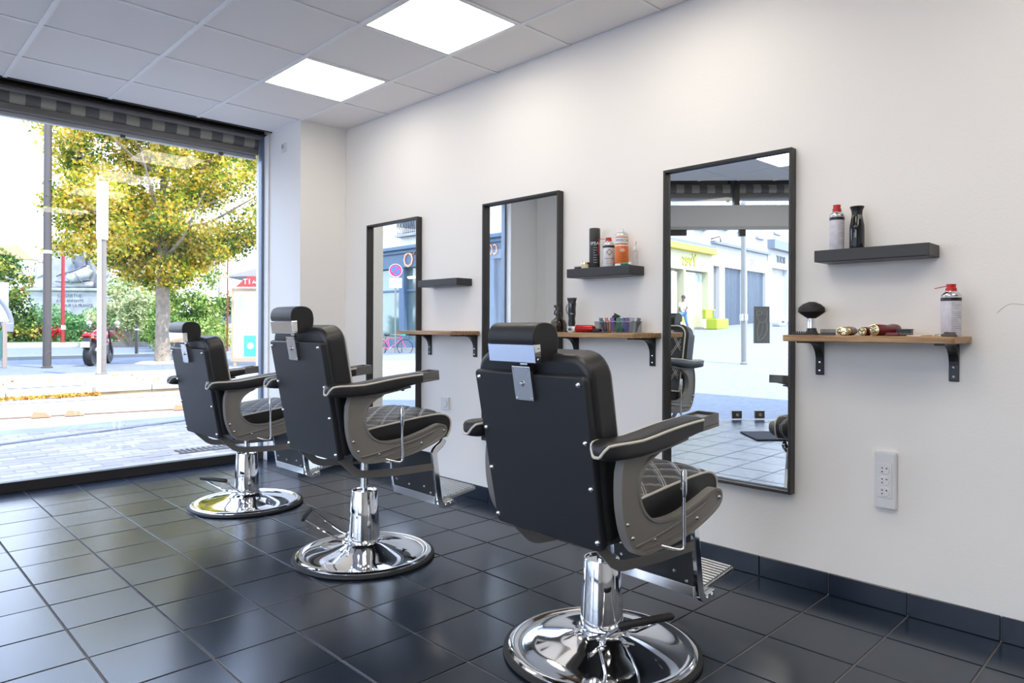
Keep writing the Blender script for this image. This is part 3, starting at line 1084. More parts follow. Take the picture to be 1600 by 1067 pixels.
obj('jaw', pr([(-.026, 0), (.022, 0), (.026, .006), (.012, .012), (-.018, .013), (-.022, .006)], -.008, .008, 'YZ'), mat('dark brown plastic', (.045, .022, .015), .3), t, bevel=.002)
obj('spring', tb([(0, -.018, .013), (0, .016, .014)], .002, 6), M_BLACK, t)

# ------------------------------------------------------------------ middle oak table
t = thing('glass_sprayer', 'round smoky glass water sprayer half hidden by the nearest headrest', 'bottle', (-.09, 2.575, Z), 0, 'spray cans and bottles')
M_SMOKE = glass_mat('smoky glass', (.42, .38, .33), 1.5)
obj('globe', lt([(0, 0), (.030, .001), (.045, .018), (.048, .040), (.040, .062), (.022, .076), (.015, .084), (.013, .092)], 28), M_SMOKE, t, smooth=True)
h_ = obj('spray_head', lt([(.016, .088), (.017, .104), (.010, .110), (.009, .130), (0, .131)], 16), M_BLACK, t, smooth=True)
obj('nozzle', tb([(0, .0, .128), (-.006, .012, .140), (-.010, .022, .146)], [.009, .008, .006], 10), M_BLACK, h_, smooth=True)
obj('trigger', tb([(0, .014, .130), (-.002, .026, .112), (0, .028, .095)], .0035, 8), M_BLACK, h_)
t = thing('hair_clipper', 'black clipper standing upright in its charging stand on the middle table', 'clipper', (-.10, 2.468, Z), 0)
obj('stand', bx(-.03, .03, -.035, .035, 0, .026), M_BLACK, t, bevel=.006)
obj('body', lt([(0, .024), (.017, .026), (.020, .05), (.018, .075), (.022, .10), (.021, .13), (.024, .155), (.022, .163), (0, .164)], 24), M_GB, t, smooth=True)
hd = obj('blade_head', pr([(-.018, .160), (.018, .160), (.028, .186), (-.028, .186)], -.011, .011, 'YZ'), M_BLACK, t, bevel=.002)
obj('blade', bx(-.008, .008, -.030, .030, .184, .188), M_STEEL, hd)
obj('lever', tb([(-.010, .024, .10), (-.012, .030, .125), (-.010, .026, .15)], .003, 6), M_GREY, t)
text('lettering', 'Pro', .012, T((0, 0, .10)) @ R(-45 * D2R, 'Z'), M_LAB, t, .0003, bend=.0225)
t = thing('shaver', 'white and silver shaver lying end-on beside the upright clipper', 'shaver', (-.19, 2.402, Z), -.1)
b = lt([(0, 0), (.015, 0), (.018, .004), (.018, .07), (.014, .10), (0, .10)], 20, (0, 0, .0165), 'X')
for v in b.verts:
    v.co.y *= 1.7
    v.co.z = min(max(v.co.z, 0), .032)
obj('body', b, M_WHITE, t, smooth=True)
b = lt([(0, -.003), (.011, -.003), (.012, 0)], 20, (0, 0, .0165), 'X')
for v in b.verts:
    v.co.y *= 1.8
obj('end_cap', b, M_STEEL, t, smooth=True)
obj('port', bx(-.005, -.001, -.006, .006, .012, .021), M_INK, t)
t = thing('thermos_clipper', 'bright red cylindrical clipper lying in front of the clip tray', 'clipper', (-.185, 2.345, Z), 0)
M_REDM = mat('metallic red', (.45, .02, .02), .25, metal=.5)
obj('body', lt([(0, -.1), (.014, -.1), (.019, -.088), (.019, .0), (.020, .012), (.016, .016), (0, .016)], 24, (0, 0, .020), 'Y'), M_REDM, t, smooth=True)
obj('head', bx(-.015, .015, -.142, -.10, .004, .020), M_BLACK, t, bevel=.004)
obj('end_ring', lt([(.013, .0165), (.0155, .0165)], 20, (0, 0, .020), 'Y'), M_INK, t)
# clip tray
M_TRAY = glass_mat('clear tray plastic', (.82, .84, .85), 1.45)
t = thing('clip_tray', 'clear plastic tray full of coloured sectioning clips on the middle table', 'tray', (-.105, 2.155, Z + .001))
tr = newbm()
hx, hy, hz = .045, .115, .055
for a in ((-hx, hx, -hy, hy, 0, .002), (-hx, -hx + .002, -hy, hy, .002, hz), (hx - .002, hx, -hy, hy, .002, hz), (-hx + .002, hx - .002, -hy, -hy + .002, .002, hz), (-hx + .002, hx - .002, hy - .002, hy, .002, hz)):
    box(tr, *a)
obj('walls', tr, M_TRAY, t)
rim = newbm()
tube(rim, [(-hx, -hy, hz), (hx, -hy, hz), (hx, hy, hz), (-hx, hy, hz)], .0025, 6, True)
obj('rim', rim, mat('grey rim', (.3, .3, .32), .4), t)
CLIPC = [((.10, .10, .16), 'navy'), ((.55, .14, .04), 'orange'), ((.75, .48, .05), 'yellow'), ((.22, .10, .42), 'purple'), ((.02, .20, .10), 'green'),
         ((.10, .11, .13), 'black'), ((.12, .16, .40), 'blue'), ((.30, .33, .36), 'grey')]
rnd = random.Random(3)
cnt = {}
KIND = (7, 0, 0, 1, 1, 2, 3, 3, 4, 5, 4, 3, 6, 7, 7, 5)
for k in range(16):
    c, nm = CLIPC[KIND[k]]
    y = 2.155 + .10 - .2 * k / 15
    x = -.105 + (.018 if k % 2 else -.016)
    cnt[nm] = cnt.get(nm, 0) + 1
    tot = sum(1 for q_ in KIND if CLIPC[q_][1] == nm)
    which = '' if tot == 1 else ', %s %s one from the left' % (('first', 'second', 'third')[cnt[nm] - 1], nm)
    cl_ = thing('sectioning_clip', '%s plastic clip standing in the clear tray%s' % (nm, which), 'clip', (x, y, Z + .005), rnd.uniform(-.5, .5), 'clips in the clear tray')
    mm = mat('clip ' + nm, c, .35)
    tilt = rnd.uniform(-.3, .3)
    M = R(tilt, 'X')
    b = newbm()
    prism(b, [(-.004, 0), (.004, 0), (.013, .052), (.008, .060), (-.008, .060), (-.013, .052)], -.0015, .0015, 'YZ')
    bmesh.ops.transform(b, matrix=M, verts=b.verts)
    obj('jaw', b, mm, cl_)
    b = newbm()
    prism(b, [(-.006, .042), (.006, .042), (.010, .072), (-.010, .072)], -.0055, -.0025, 'YZ')
    bmesh.ops.transform(b, matrix=M, verts=b.verts)
    obj('grip', b, mm, cl_)
t = thing('hair_claw', 'black hair claw lying on top of the clips in the tray', 'clip', (-.10, 2.175, Z + .062))
obj('jaw', lt([(0, 0), (.014, .004), (.020, .014), (.015, .026), (0, .030)], 10), M_BLACK, t)
obj('teeth', bx(-.004, .004, -.02, .02, .026, .034, R(.4, 'X')), M_BLACK, t, bevel=.002)
t = thing('cutting_mat', 'thin dark flat comb pouch under the clip tray', 'pouch', (-.11, 2.13, Z))
obj('sheet', bx(-.06, .07, -.14, .155, 0, .0009), mat('dark pouch', (.05, .035, .03), .6), t)
t = thing('comb', 'long dark comb lying on the middle table front edge', 'comb', (-.205, 2.20, Z))
obj('spine', bx(-.006, .002, -.07, .08, 0, .004), M_BLACK, t, bevel=.001)
tt = newbm()
for k in range(30):
    box(tt, .002, .014, -.068 + k * .0049, -.0655 + k * .0049, .0005, .003)
obj('teeth', tt, M_BLACK, t)
c = obj('power_cable', tb(smooth_curve([(-.06, 2.50, Z + .004), (-.03, 2.515, Z + .004), (-.012, 2.52, 1.05), (-.010, 2.522, .90), (-.010, 2.50, .60), (-.010, 2.49, .12), (-.02, 2.45, .02), (-.06, 2.3, .006), (-.10, 2.2, .006)], 5, False), .0022, 6), M_BLACK)
tag(c, 'thin black cable hanging down from the middle table along the wall', 'cable')

# ------------------------------------------------------------------ barber chair
AL = -.034
def make_chair(label):
    t = thing('barber_chair', label, 'chair', (0, 0, 0), 0, 'three black barber chairs facing the mirrors')
    S_ = []            # parts of the seat unit (lifted together)
    def so(*a, **k):
        o = obj(*a, **k)
        S_.append(o)
        return o
    # --- base
    obj('base_ring', lt([(.300, 0), (.330, 0), (.337, .006), (.335, .014), (.322, .019), (.300, .018)], 72), M_RUBBER, t, smooth=True)
    obj('base_disc', lt([(.322, .010), (.320, .021), (.308, .027), (.296, .027), (.288, .021), (.282, .020), (.22, .033), (.15, .048), (.10, .061), (.078, .072), (.074, .080), (0, .080)], 72), M_CHROME, t, smooth=True)
    obj('base_collar', lt([(.0775, .070), (.0775, .088), (.0745, .090)], 48), M_CHROME, t, smooth=True)
    obj('column', lt([(.0735, .075), (.0730, .12), (.0620, .315), (.0605, .319), (.056, .319), (.0555, .312), (0, .312)], 48), M_CHROME, t, smooth=True)
    # --- foot pump
    pe = obj('pump_pedal', bx(-.10, .10, -.012, .012, -.010, .010), M_BLACK, t)
    bmesh_tmp = None
    me = pe.data
    b = newbm()
    lathe(b, [(0, -.012), (.011, -.012), (.011, .012), (0, .012)], 12, (.084, -.052, .088), 'Y')
    lathe(b, [(0, -.012), (.011, -.012), (.011, .012), (0, .012)], 12, (.084, .052, .088), 'Y')
    tube(b, [(.078, -.052, .088), (.12, -.060, .104), (.27, -.082, .205)], .0055, 8)
    tube(b, [(.078, .052, .088), (.12, .060, .104), (.27, .082, .205)], .0055, 8)
    tube(b, [(.078, -.095, .088), (.078, .095, .088)], .006, 8)
    b.to_mesh(me)
    b.free()
    me.materials.clear()
    me.materials.append(M_CHROME)
    g = obj('pedal_grip', tb([(.268, -.098, .205), (.272, -.09, .207), (.272, .09, .207), (.268, .098, .205)], [.008, .012, .012, .008], 12), M_RUBBER, pe, smooth=True)
    # --- seat unit
    so('piston', tb([(0, 0, .20), (0, 0, .44)], .0175, 20), M_CHROME, t, smooth=True)
    so('seat_mechanism', bx(-.15, .17, -.14, .14, .415, .475), M_BLACK, t, bevel=.01)
    for s in (-1, 1):
        w0 = s * .186
        poly = strip_poly([(-.262, .474), (-.232, .446), (-.166, .384), (-.140, .370), (-.115, .364), (.07, .350), (.282, .346)], .034)
        fbm = pr(poly, w0 - .004, w0 + .004, 'XZ')
        fb = so('frame_bar', fbm, M_TAUPE, t, bevel=.002)
        obj('hinge_bolt', lt([(0, -.02), (.011, -.02), (.013, -.012), (.013, .0)], 14, (-.252, w0, .462), 'Y'), M_STEEL, fb, smooth=True)
    so('hinge_tube', tb([(-.252, -.205, .462), (-.252, .205, .462)], .011, 12), M_BLACK, t, smooth=True)
    so('recline_rod', tb([(-.24, -.10, .47), (-.05, -.10, .44), (.1, -.10, .43)], .006, 8), M_STEEL, t)
    # side panels
    outl = [(-.256, .728), (-.268, .690), (-.270, .640), (-.264, .573), (-.243, .502), (-.206, .452), (-.159, .434), (-.05, .434), (.057, .446), (.147, .468), (.215, .492),
            (.252, .512), (.268, .535), (.262, .560), (.236, .571), (.205, .570), (.123, .546), (.013, .523), (-.081, .523), (-.138, .546), (-.172, .590), (-.180, .640), (-.162, .684), (-.125, .712), (-.085, .728)]
    oc = smooth_curve(outl[1:-1], 4, False)
    oc = [outl[0]] + oc + [outl[-1]]
    for s in (-1, 1):
        b = newbm()
        f0, f1 = prism(b, oc, s * .270, s * .300, 'XZ')
        b.normal_update()
        outer = f1
        r = bmesh.ops.inset_region(b, faces=[outer], thickness=.008, depth=0)
        r = bmesh.ops.inset_region(b, faces=[outer], thickness=.003, depth=0)
        for v in outer.verts:
            v.co.y -= s * .005
        sp_ = so('side_panel', b, M_TAUPE, t, smooth=True, bevel=.0025)
        rg = tb(smooth_curve([(-.205, s * .297, .466), (-.12, s * .298, .476), (0, s * .298, .496), (.12, s * .298, .520), (.20, s * .297, .545)], 5, False), [.002] + [.0042] * 19 + [.002], 8)
        obj('ridge', rg, M_TAUPE, sp_, smooth=True)
        rg = tb(smooth_curve([(-.165, s * .297, .447), (-.06, s * .297, .447), (.05, s * .297, .462), (.13, s * .297, .487), (.06, s * .297, .478), (-.06, s * .297, .458)], 5, True), .0018, 6, True)
        obj('groove_rim', rg, M_TAUPE, sp_, smooth=True)
        for (x, z) in ((-.240, .538), (-.215, .494), (-.110, .470), (.118, .493), (.250, .540)):
            c = newbm()
            lathe(c, [(0, .0075), (.004, .007), (.0068, .004), (.0075, 0), (.0075, -.006)], 12, (0, 0, 0), 'Y')
            bmesh.ops.transform(c, matrix=T((x, s * .2955, z)) @ (R(PI, 'Z') if s < 0 else Matrix()), verts=c.verts)
            obj('screw', c, M_STEEL, sp_, smooth=True)
        # armrest
        st = [(-.366, .752, .768, .30), (-.360, .741, .780, .55), (-.350, .736, .785, .74), (-.335, .734, .788, .90), (-.315, .733, .789, 1.0), (-.27, .731, .788, 1.), (-.21, .731, .789, 1.),
              (-.15, .736, .796, 1.), (-.10, .741, .803, 1.), (-.05, .748, .809, 1.), (0, .757, .814, 1.), (.05, .765, .818, 1.), (.10, .773, .821, 1.)]
        ab = newbm()
        rings = []
        yc, yh = s * .288, .044
        for (x, zb, zt, k) in st:
            h_, zc, zh = yh * k, (zb + zt) / 2, (zt - zb) / 2
            ring = []
            for q in range(20):
                a = 2 * PI * q / 20
                ca, sa = math.cos(a), math.sin(a)
                e = .42
                ring.append(ab.verts.new((x, yc + h_ * math.copysign(abs(ca) ** e, ca), zc + zh * math.copysign(abs(sa) ** e, sa))))
            rings.append(ring)
        for r0, r1 in zip(rings, rings[1:]):
            for q in range(20):
                ab.faces.new((r0[q], r0[(q + 1) % 20], r1[(q + 1) % 20], r1[q]))
        ab.faces.new(rings[0][::-1])
        ab.faces.new(rings[-1])
        ar = so('armrest', ab, M_LEATH, t, smooth=True)
        pp = [(x, yc + yh * k * .985, zt - .008) for (x, zb, zt, k) in st[::-1]] + [(-.368, yc + .008, .757), (-.368, yc - .008, .757)] + [(x, yc - yh * k * .985, zt - .008) for (x, zb, zt, k) in st]
        # the piping dips towards the bottom as it rounds the rear end
        pp = [(x, y, z - .012 * max(0, min(1, (-.352 - x) / .014))) for (x, y, z) in pp]
        obj('piping', tb(pp, .0042, 8), M_PIPE, ar, smooth=True)
        # metal ash-tray block at the arm's end
        ab = newbm()
        x0, x1, y0, y1, z0, z1 = .098, .200, s * .248, s * .328, .775, .820
        ya, yb = min(y0, y1), max(y0, y1)
        th = .005
        box(ab, x0, x1, ya, yb, z0, z0 + .012)
        box(ab, x0, x1, ya, ya + th, z0 + .012, z1)
        box(ab, x0, x1, yb - th, yb, z0 + .012, z1)
        box(ab, x0, x0 + .02, ya + th, yb - th, z0 + .012, z1)
        box(ab, x1 - th, x1, ya + th, yb - th, z0 + .012, z1)
        bmesh.ops.transform(ab, matrix=T((x0, 0, z0)) @ R(-.09, 'Y') @ T((-x0, 0, -z0)), verts=ab.verts)
        obj('end_block', ab, M_GREY, ar, bevel=.0015, seg=1)
        lid = bx(x0 + .02, x0 + .075, ya + th, yb - th, z1 - .010, z1 - .006)
        bmesh.ops.transform(lid, matrix=T((x0, 0, z0)) @ R(-.09, 'Y') @ T((-x0, 0, -z0)), verts=lid.verts)
        obj('block_lid', lid, M_STEEL, ar)
        for x in (-.10, .02):
            obj('under_bolt', lt([(0, 0), (.007, 0), (.007, .02), (0, .02)], 10, (x, s * .287, .722 + (x + .1) * .15)), M_BLACK, ar)
        obj('arm_plate', pr(strip_poly([(-.25, .733), (-.10, .735), (.0, .750), (.05, .758)], .008), min(s * .265, s * .31), max(s * .265, s * .31), 'XZ'), M_TAUPE, ar)
    # seat cushion (side profile lofted across the width, quilted crown)
    prof = smooth_curve([(-.215, .540), (-.185, .562), (-.09, .576), (.05, .592), (.18, .604), (.28, .607), (.325, .592), (.342, .565), (.338, .525), (.318, .492)], 7, False)
    prof2 = [(.25, .478), (.05, .474), (-.15, .478), (-.205, .50)]
    nu = 40
    V, F = [], []
    allp = prof + prof2
    npf, nto = len(allp), len(prof)
    for u in range(nu + 1):
        q = -1 + 2 * u / nu
        wv = .232 * q
        for k, (x, z) in enumerate(allp):
            cr_ = .016 * (1 - q ** 4) if k < nto - 12 else .003
            dz = cr_ * min(1, k / 8)
            if k < nto - 4:
                # diamond quilting
                g = 1.0
                for sg in (1, -1):
                    v_ = (x + sg * wv * .95 + 1.05) / .105
                    dd = abs((v_ % 1) - .5) * 2
                    g *= min(1, dd * 3.2)
                dz -= .004 * (1 - g)
            nx = 0
            if k >= nto - 16 and k < nto:
                nx = .010 * (1 - q ** 4)
            V.append((x + nx, wv, z + dz))
    for u in range(nu):
        for k in range(npf):
            a, b = u * npf + k, u * npf + (k + 1) % npf
            c, d = (u + 1) * npf + (k + 1) % npf, (u + 1) * npf + k
            F.append((a, b, c, d))
    F.append(tuple(range(npf))[::-1])
    F.append(tuple(nu * npf + k for k in range(npf)))
    me = bpy.data.meshes.new('seat')
    me.from_pydata(V, [], F)
    me.materials.append(M_QSEAT)
    me.materials.append(M_LEATH)
    me.polygons[-1].material_index = 1
    me.polygons[-2].material_index = 1
    for p in me.polygons:
        if len(p.vertices) == 4:
            p.use_smooth = True
            if (p.index % npf) >= nto - 2:
                p.material_index = 1
    me.update()
    bm_ = bmesh.new()
    bm_.from_mesh(me)
    bmesh.ops.recalc_face_normals(bm_, faces=bm_.faces)
    bm_.to_mesh(me)
    bm_.free()
    seat = bpy.data.objects.new('seat', me)
    COL.objects.link(seat)
    seat.parent = t
    S_.append(seat)
    for s in (-1, 1):
        obj('piping', tb([(p[0], s * .233, p[1] + .001) for p in prof], .0042, 8), M_PIPE, seat, smooth=True)
    # backrest: local frame leaning; X' = thickness (rear = 0, front +), Z' up along the lean
    lean = math.atan(.185)
    BM = T((-.262, 0, .48)) @ R(-lean, 'Y')
    def outline(hw, z0, z1, r):
        p = [(-hw * .97, z0), (hw * .97, z0)]
        for cxx, czz, a0 in ((hw - r, z1 - r, 0), (-hw + r, z1 - r, PI / 2)):
            for k in range(9):
                a = a0 + PI / 2 * k / 8
                p.append((cxx + r * math.cos(a), czz + r * math.sin(a)))
        return p
    b = newbm()
    prism(b, outline(.252, -.02, .552, .075), .004, .105, 'YZ')
    bmesh.ops.transform(b, matrix=BM, verts=b.verts)
    back = so('backrest', b, M_LEATH, t, smooth=True, bevel=.022, seg=5)
    # quilted front face, gently crowned
    nn = 24
    V, F = [], []
    for i in range(nn + 1):
        for j in range(nn + 1):
            yy = (-1 + 2 * i / nn)
            zz = j / nn
            crown = .022 * (1 - yy ** 4) * (1 - (2 * zz - 1) ** 6)
            z_ = .02 + .50 * zz
            hw = .222 - (.03 * max(0, zz - .9) / .1)
            V.append((.100 + crown, yy * hw, z_))
    for i in range(nn):
        for j in range(nn):
            a = i * (nn + 1) + j
            F.append((a, a + nn + 1, a + nn + 2, a + 1))
    fm = obj('quilted_front', (V, [], F), M_QBACK, back, smooth=True)
    fm.matrix_local = BM
    pp = outline(.236, .0, .538, .07)
    pb = newbm()
    tube(pb, [(.106, p[0], p[1]) for p in pp], .0048, 8, True)
    bmesh.ops.transform(pb, matrix=BM, verts=pb.verts)
    obj('piping', pb, M_PIPE, back, smooth=True)
    # rear cover panel
    b = newbm()
    prism(b, [(-.222, -.033), (.222, -.033), (.233, -.02), (.240, .30), (.243, .485), (.235, .495), (-.235, .495), (-.243, .485), (-.240, .30), (-.233, -.02)], -.016, .012, 'YZ')
    bmesh.ops.transform(b, matrix=BM, verts=b.verts)
    cov = so('rear_cover', b, M_LEATH2, t, smooth=True, bevel=.012, seg=4)
    for s in (-1, 1):
        for z in (-.001, .162, .300, .472):
            c = newbm()
            lathe(c, [(0, -.0085), (.004, -.008), (.0072, -.005), (.0085, -.001), (.0085, .004)], 14, (0, 0, 0), 'X')
            bmesh.ops.transform(c, matrix=BM @ T((-.0165, s * .219, z)), verts=c.verts)
            obj('screw', c, M_CHROME, cov, smooth=True)
    # chrome neck plate
    b = bx(-.031, -.014, -.040, .040, .412, .520)
    bmesh.ops.transform(b, matrix=BM, verts=b.verts)
    npl = so('neck_plate', b, M_STEEL, t, bevel=.002)
    for (y, z, r) in ((-.033, .419, .004), (.033, .419, .004), (-.033, .512, .004), (.033, .512, .004), (0, .466, .009)):
        c = newbm()
        lathe(c, [(0, -.8 * r), (r * .6, -.7 * r), (r, -.2 * r), (r, .3 * r)], 14, (0, 0, 0), 'X')
        bmesh.ops.transform(c, matrix=BM @ T((-.0312, y, z)), verts=c.verts)
        obj('screw', c, M_CHROME, npl, smooth=True)
    so('headrest_post', bx(-.372, -.366, -.016, .016, .99, 1.03), M_STEEL, t)
    # headrest
    hp = [(-.424, 1.052), (-.430, 1.070), (-.426, 1.096), (-.412, 1.112), (-.385, 1.119), (-.352, 1.115), (-.330, 1.098), (-.322, 1.065), (-.326, 1.030), (-.340, 1.012), (-.372, 1.004), (-.404, 1.001), (-.413, 1.010)]
    hc = smooth_curve(hp, 3)
    hr = so('headrest', pr(hc, -.100, .100, 'XZ'), M_LEATH, t, smooth=True, bevel=.011, seg=4)
    for s in (-1, 1):
        obj('seam', tb([(-.377 + (p[0] + .377) * .93, s * .0985, 1.060 + (p[1] - 1.060) * .93) for p in hc], .0018, 6, True), M_LEATH, hr)
    hb = newbm()
    prism(hb, [(-.421, 1.000), (-.417, .998), (-.430 + .008, 1.053), (-.430 + .002, 1.053)], -.102, .102, 'XZ')
    for s in (-1, 1):
        a, b_ = sorted((s * .1005, s * .1035))
        prism(hb, [(-.421, 1.000), (-.398, 1.003), (-.402, 1.055), (-.428, 1.053)], a, b_, 'XZ')
    hbr = so('headrest_bracket', hb, M_CHROME, t, bevel=.001, seg=1)
    for s in (-1, 1):
        for z in (1.010, 1.044):
            c = newbm()
            lathe(c, [(0, .003), (.003, .0025), (.0038, 0)], 10, (0, 0, 0), 'Y')
            bmesh.ops.transform(c, matrix=T((-.411, s * .1035, z)) @ (R(PI, 'Z') if s < 0 else Matrix()), verts=c.verts)
            obj('screw', c, M_STEEL, hbr, smooth=True)
    # recline lever on the right side
    lv = so('recline_lever', tb(smooth_curve([(-.018, -.338, .60), (-.018, -.338, .52), (-.016, -.338, .445), (-.024, -.334, .430), (-.045, -.318, .433), (-.10, -.27, .452)], 4, False), .0052, 10), M_CHROME, t, smooth=True)
    obj('lever_grip', lt([(0, .588), (.006, .589), (.0095, .605), (.0095, .665), (.007, .673), (0, .675)], 16, (-.018, -.338, 0)), M_CHROME, lv, smooth=True)
    # footrest
    for s in (-1, 1):
        poly = strip_poly(smooth_curve([(.335, .475), (.320, .452), (.280, .425), (.276, .395), (.290, .30), (.306, .190), (.318, .158), (.345, .146), (.395, .153)], 3, False), .030)
        y0, y1 = sorted((s * .178, s * .196))
        br = so('footrest_bracket', pr(poly, y0, y1, 'XZ'), M_CHROME if s < 0 else M_CHROME, t, smooth=True, bevel=.003)
        for x, z in ((.345, .150), (.375, .153)):
            c = newbm()
            lathe(c, [(0, .006), (.005, .005), (.007, 0), (.007, -.004)], 10, (0, 0, 0), 'Y')
            bmesh.ops.transform(c, matrix=T((x, s * .196, z)) @ (R(PI, 'Z') if s < 0 else Matrix()), verts=c.verts)
            obj('screw', c, M_STEEL, br, smooth=True)
    fp = so('footrest_panel', pr([(.266, .412), (.278, .412), (.300, .192), (.288, .192)], -.177, .177, 'XZ'), M_LEATH2, t, bevel=.002)
    obj('panel_trim', pr([(.284, .196), (.303, .196), (.308, .158), (.288, .158)], -.178, .178, 'XZ'), M_ALU, fp, bevel=.002)
    for y, z in ((-.10, .235), (.03, .225), (.14, .235), (.14, .28), (-.15, .21)):
        c = newbm()
        lathe(c, [(0, -.006), (.005, -.005), (.0075, -.001), (.0075, .003)], 12, (.285 - (z - .22) * .1, y, z), 'X')
        obj('screw', c, M_STEEL, fp, smooth=True)
    pbm = newbm()
    PM = T((.315, 0, .172)) @ R(-.14, 'Y')
    box(pbm, 0, .238, -.178, .178, -.016, 0, PM)
    fo = so('footplate', pbm, M_ALU, t, bevel=.002)
    for k in range(12):
        x = .010 + k * .0190
        b = newbm()
        prism(b, [(x, -.002), (x + .013, -.002), (x + .0105, .007), (x + .0065, .0085), (x + .0025, .007)], -.176, .176, 'XZ')
        bmesh.ops.transform(b, matrix=PM, verts=b.verts)
        obj('rib', b, M_ALU, fo)
    for s in (-1, 1):
        obj('foot_stud', lt([(0, .118), (.013, .118), (.014, .126), (.006, .130), (.006, .165)], 14, (.40, s * .13, 0)), M_RUBBER, fo, smooth=True)
    return t, S_

def place_chair(t, loc, al, dz, pa):
    t.location = (*loc, 0)
    t.rotation_euler = (0, 0, al)
    for c in t.children:
        n = c.name.split('.')[0]
        if n in SEATN:
            c.location.z += dz
        if n == 'pump_pedal':
            c.rotation_euler.z = pa - al
SEATN = {'piston', 'seat_mechanism', 'frame_bar', 'hinge_tube', 'recline_rod', 'side_panel', 'armrest', 'seat', 'backrest', 'rear_cover', 'neck_plate', 'headrest_post',
         'headrest', 'headrest_bracket', 'recline_lever', 'footrest_bracket', 'footrest_panel', 'footplate'}
c1, S1 = make_chair('black barber chair nearest the camera, its pump pedal turned towards us')
c2 = dup(c1, label='middle black barber chair, raised highest on its piston')
c3 = dup(c1, label='farthest black barber chair, standing closest to the shop window')
place_chair(c1, (-1.083, 1.482), -.034, 0, math.atan2(-.201, -.08))
place_chair(c2, (-1.147 + .015, 2.89), -.010, .073, math.atan2(.62, -.78))
place_chair(c3, (-1.146 + .018, 4.232), .03, .010, math.atan2(-.10, -.22))

# ------------------------------------------------------------------ feathery plant whose tips enter at the right edge
t = thing('potted_grass', 'green feathery grass whose tips reach in at the right edge of the photo', 'plant', (-.30, .12, 0))
obj('pot', lt([(0, 0), (.10, 0), (.13, .30), (.12, .30), (.11, .26), (0, .26)], 24), M_WHITE, t, smooth=True)
M_GRS = leaf_mat('feather green', [(.34, .40, .24), (.46, .50, .32)], .3)
for (y, z, k) in ((.340, 1.382, 1), (.345, 1.335, 2), (.310, 1.40, 3)):
    sb = obj('stem', tb(smooth_curve([(0, 0, .25), (0, .05, .9), (0, y - .17 - .05, z - .03), (0, y - .12, z)], 6, False), .0012, 5), M_GRS, t)
    rnd = random.Random(k)
    fb = newbm()
    for q in range(60):
        a = rnd.random()
        p0 = Vector((0, y - .20 + .05 * a - .0, z - .025 + .015 * a))
        p1 = p0 + Vector((rnd.uniform(-.012, .012), rnd.uniform(.03, .075), rnd.uniform(-.022, .022)))
        d = Vector((0, .0, .0006))
        v = [fb.verts.new(p) for p in (p0 - d, p0 + d, p1)]
        fb.faces.new(v)
    obj('plume', fb, M_GRS, sb)
obj('stem', tb(smooth_curve([(0, 0, .25), (0, .1, .9), (0, .26, 1.14), (0, .34, 1.185), (0, .385, 1.157)], 6, False), .0009, 5), M_GRS, t)

# ================================================================== OUTSIDE
def gz(x, y):
    """ground height of the side street, which climbs away from the entrance"""
    k = min(1, max(0, (24.5 - y) / 4))
    return -.10 + .030 * max(0, -x - 5) * k

def grid_ground(name, x0, x1, y0, y1, nx, ny, m, zf):
    V = [(x0 + (x1 - x0) * i / nx, y0 + (y1 - y0) * j / ny, 0) for i in range(nx + 1) for j in range(ny + 1)]
    V = [(a, b, zf(a, b)) for a, b, c in V]
    F = [(i * (ny + 1) + j, (i + 1) * (ny + 1) + j, (i + 1) * (ny + 1) + j + 1, i * (ny + 1) + j + 1) for i in range(nx) for j in range(ny)]
    return struct(obj(name, (V, [], F), m))

M_STREET = mat('pale stone street', (.50, .47, .43), .85, noise=(1.2, .10))
M_PAVEB = brick_mat('small street setts', (.20, .20, .205), (.24, .235, .235), (.13, .13, .135), 5.0)
ground = grid_ground('ground_side_street', -60, -2.5, -8, 34, 46, 34, M_PAVEB, lambda x, y: gz(x, y) - .004)
struct(obj('ground_front', bx(-2.5, 40, 5.6, 13.55, -.3, -.104), mat('street joint sand', (.30, .285, .265), .9, noise=(2, .15))))

# near pavement: individual paving bricks
pav = struct(obj('pavement', bx(-2.5, 3.5, 5.8, 9.3, -.14, -.112), mat('paving joints', (.25, .24, .23), .9)))
M_PAV = mat('pinkish grey paving brick', (.43, .385, .37), .8, noise=(3, .12))
def pav_mat():
    n = M_PAV.node_tree
    b = n.nodes['Principled BSDF']
    oi = n.nodes.new('ShaderNodeObjectInfo')
    r = n.nodes.new('ShaderNodeValToRGB')
    r.color_ramp.elements[0].color = (.31, .255, .22, 1)
    r.color_ramp.elements[1].color = (.46, .375, .315, 1)
    n.links.new(oi.outputs['Random'], r.inputs[0])
    n.links.new(r.outputs[0], b.inputs['Base Color'])
pav_mat()
PL, PW = .24, .145
lst = []
for j in range(24):
    for i in range(-1, 25):
        x0 = -2.5 + i * PL + (PL / 2 if j % 2 else 0)
        y0 = 5.82 + j * PW
        if x0 < -2.5 or x0 + PL > 3.5:
            continue
        az = math.atan2(x0 + 2.97, y0)
        vis = .08 < az < .47
        lst.append((0 if vis else 5, math.hypot(x0 + 2.97, y0), x0, y0))
lst.sort()
pme = None
rest = newbm()
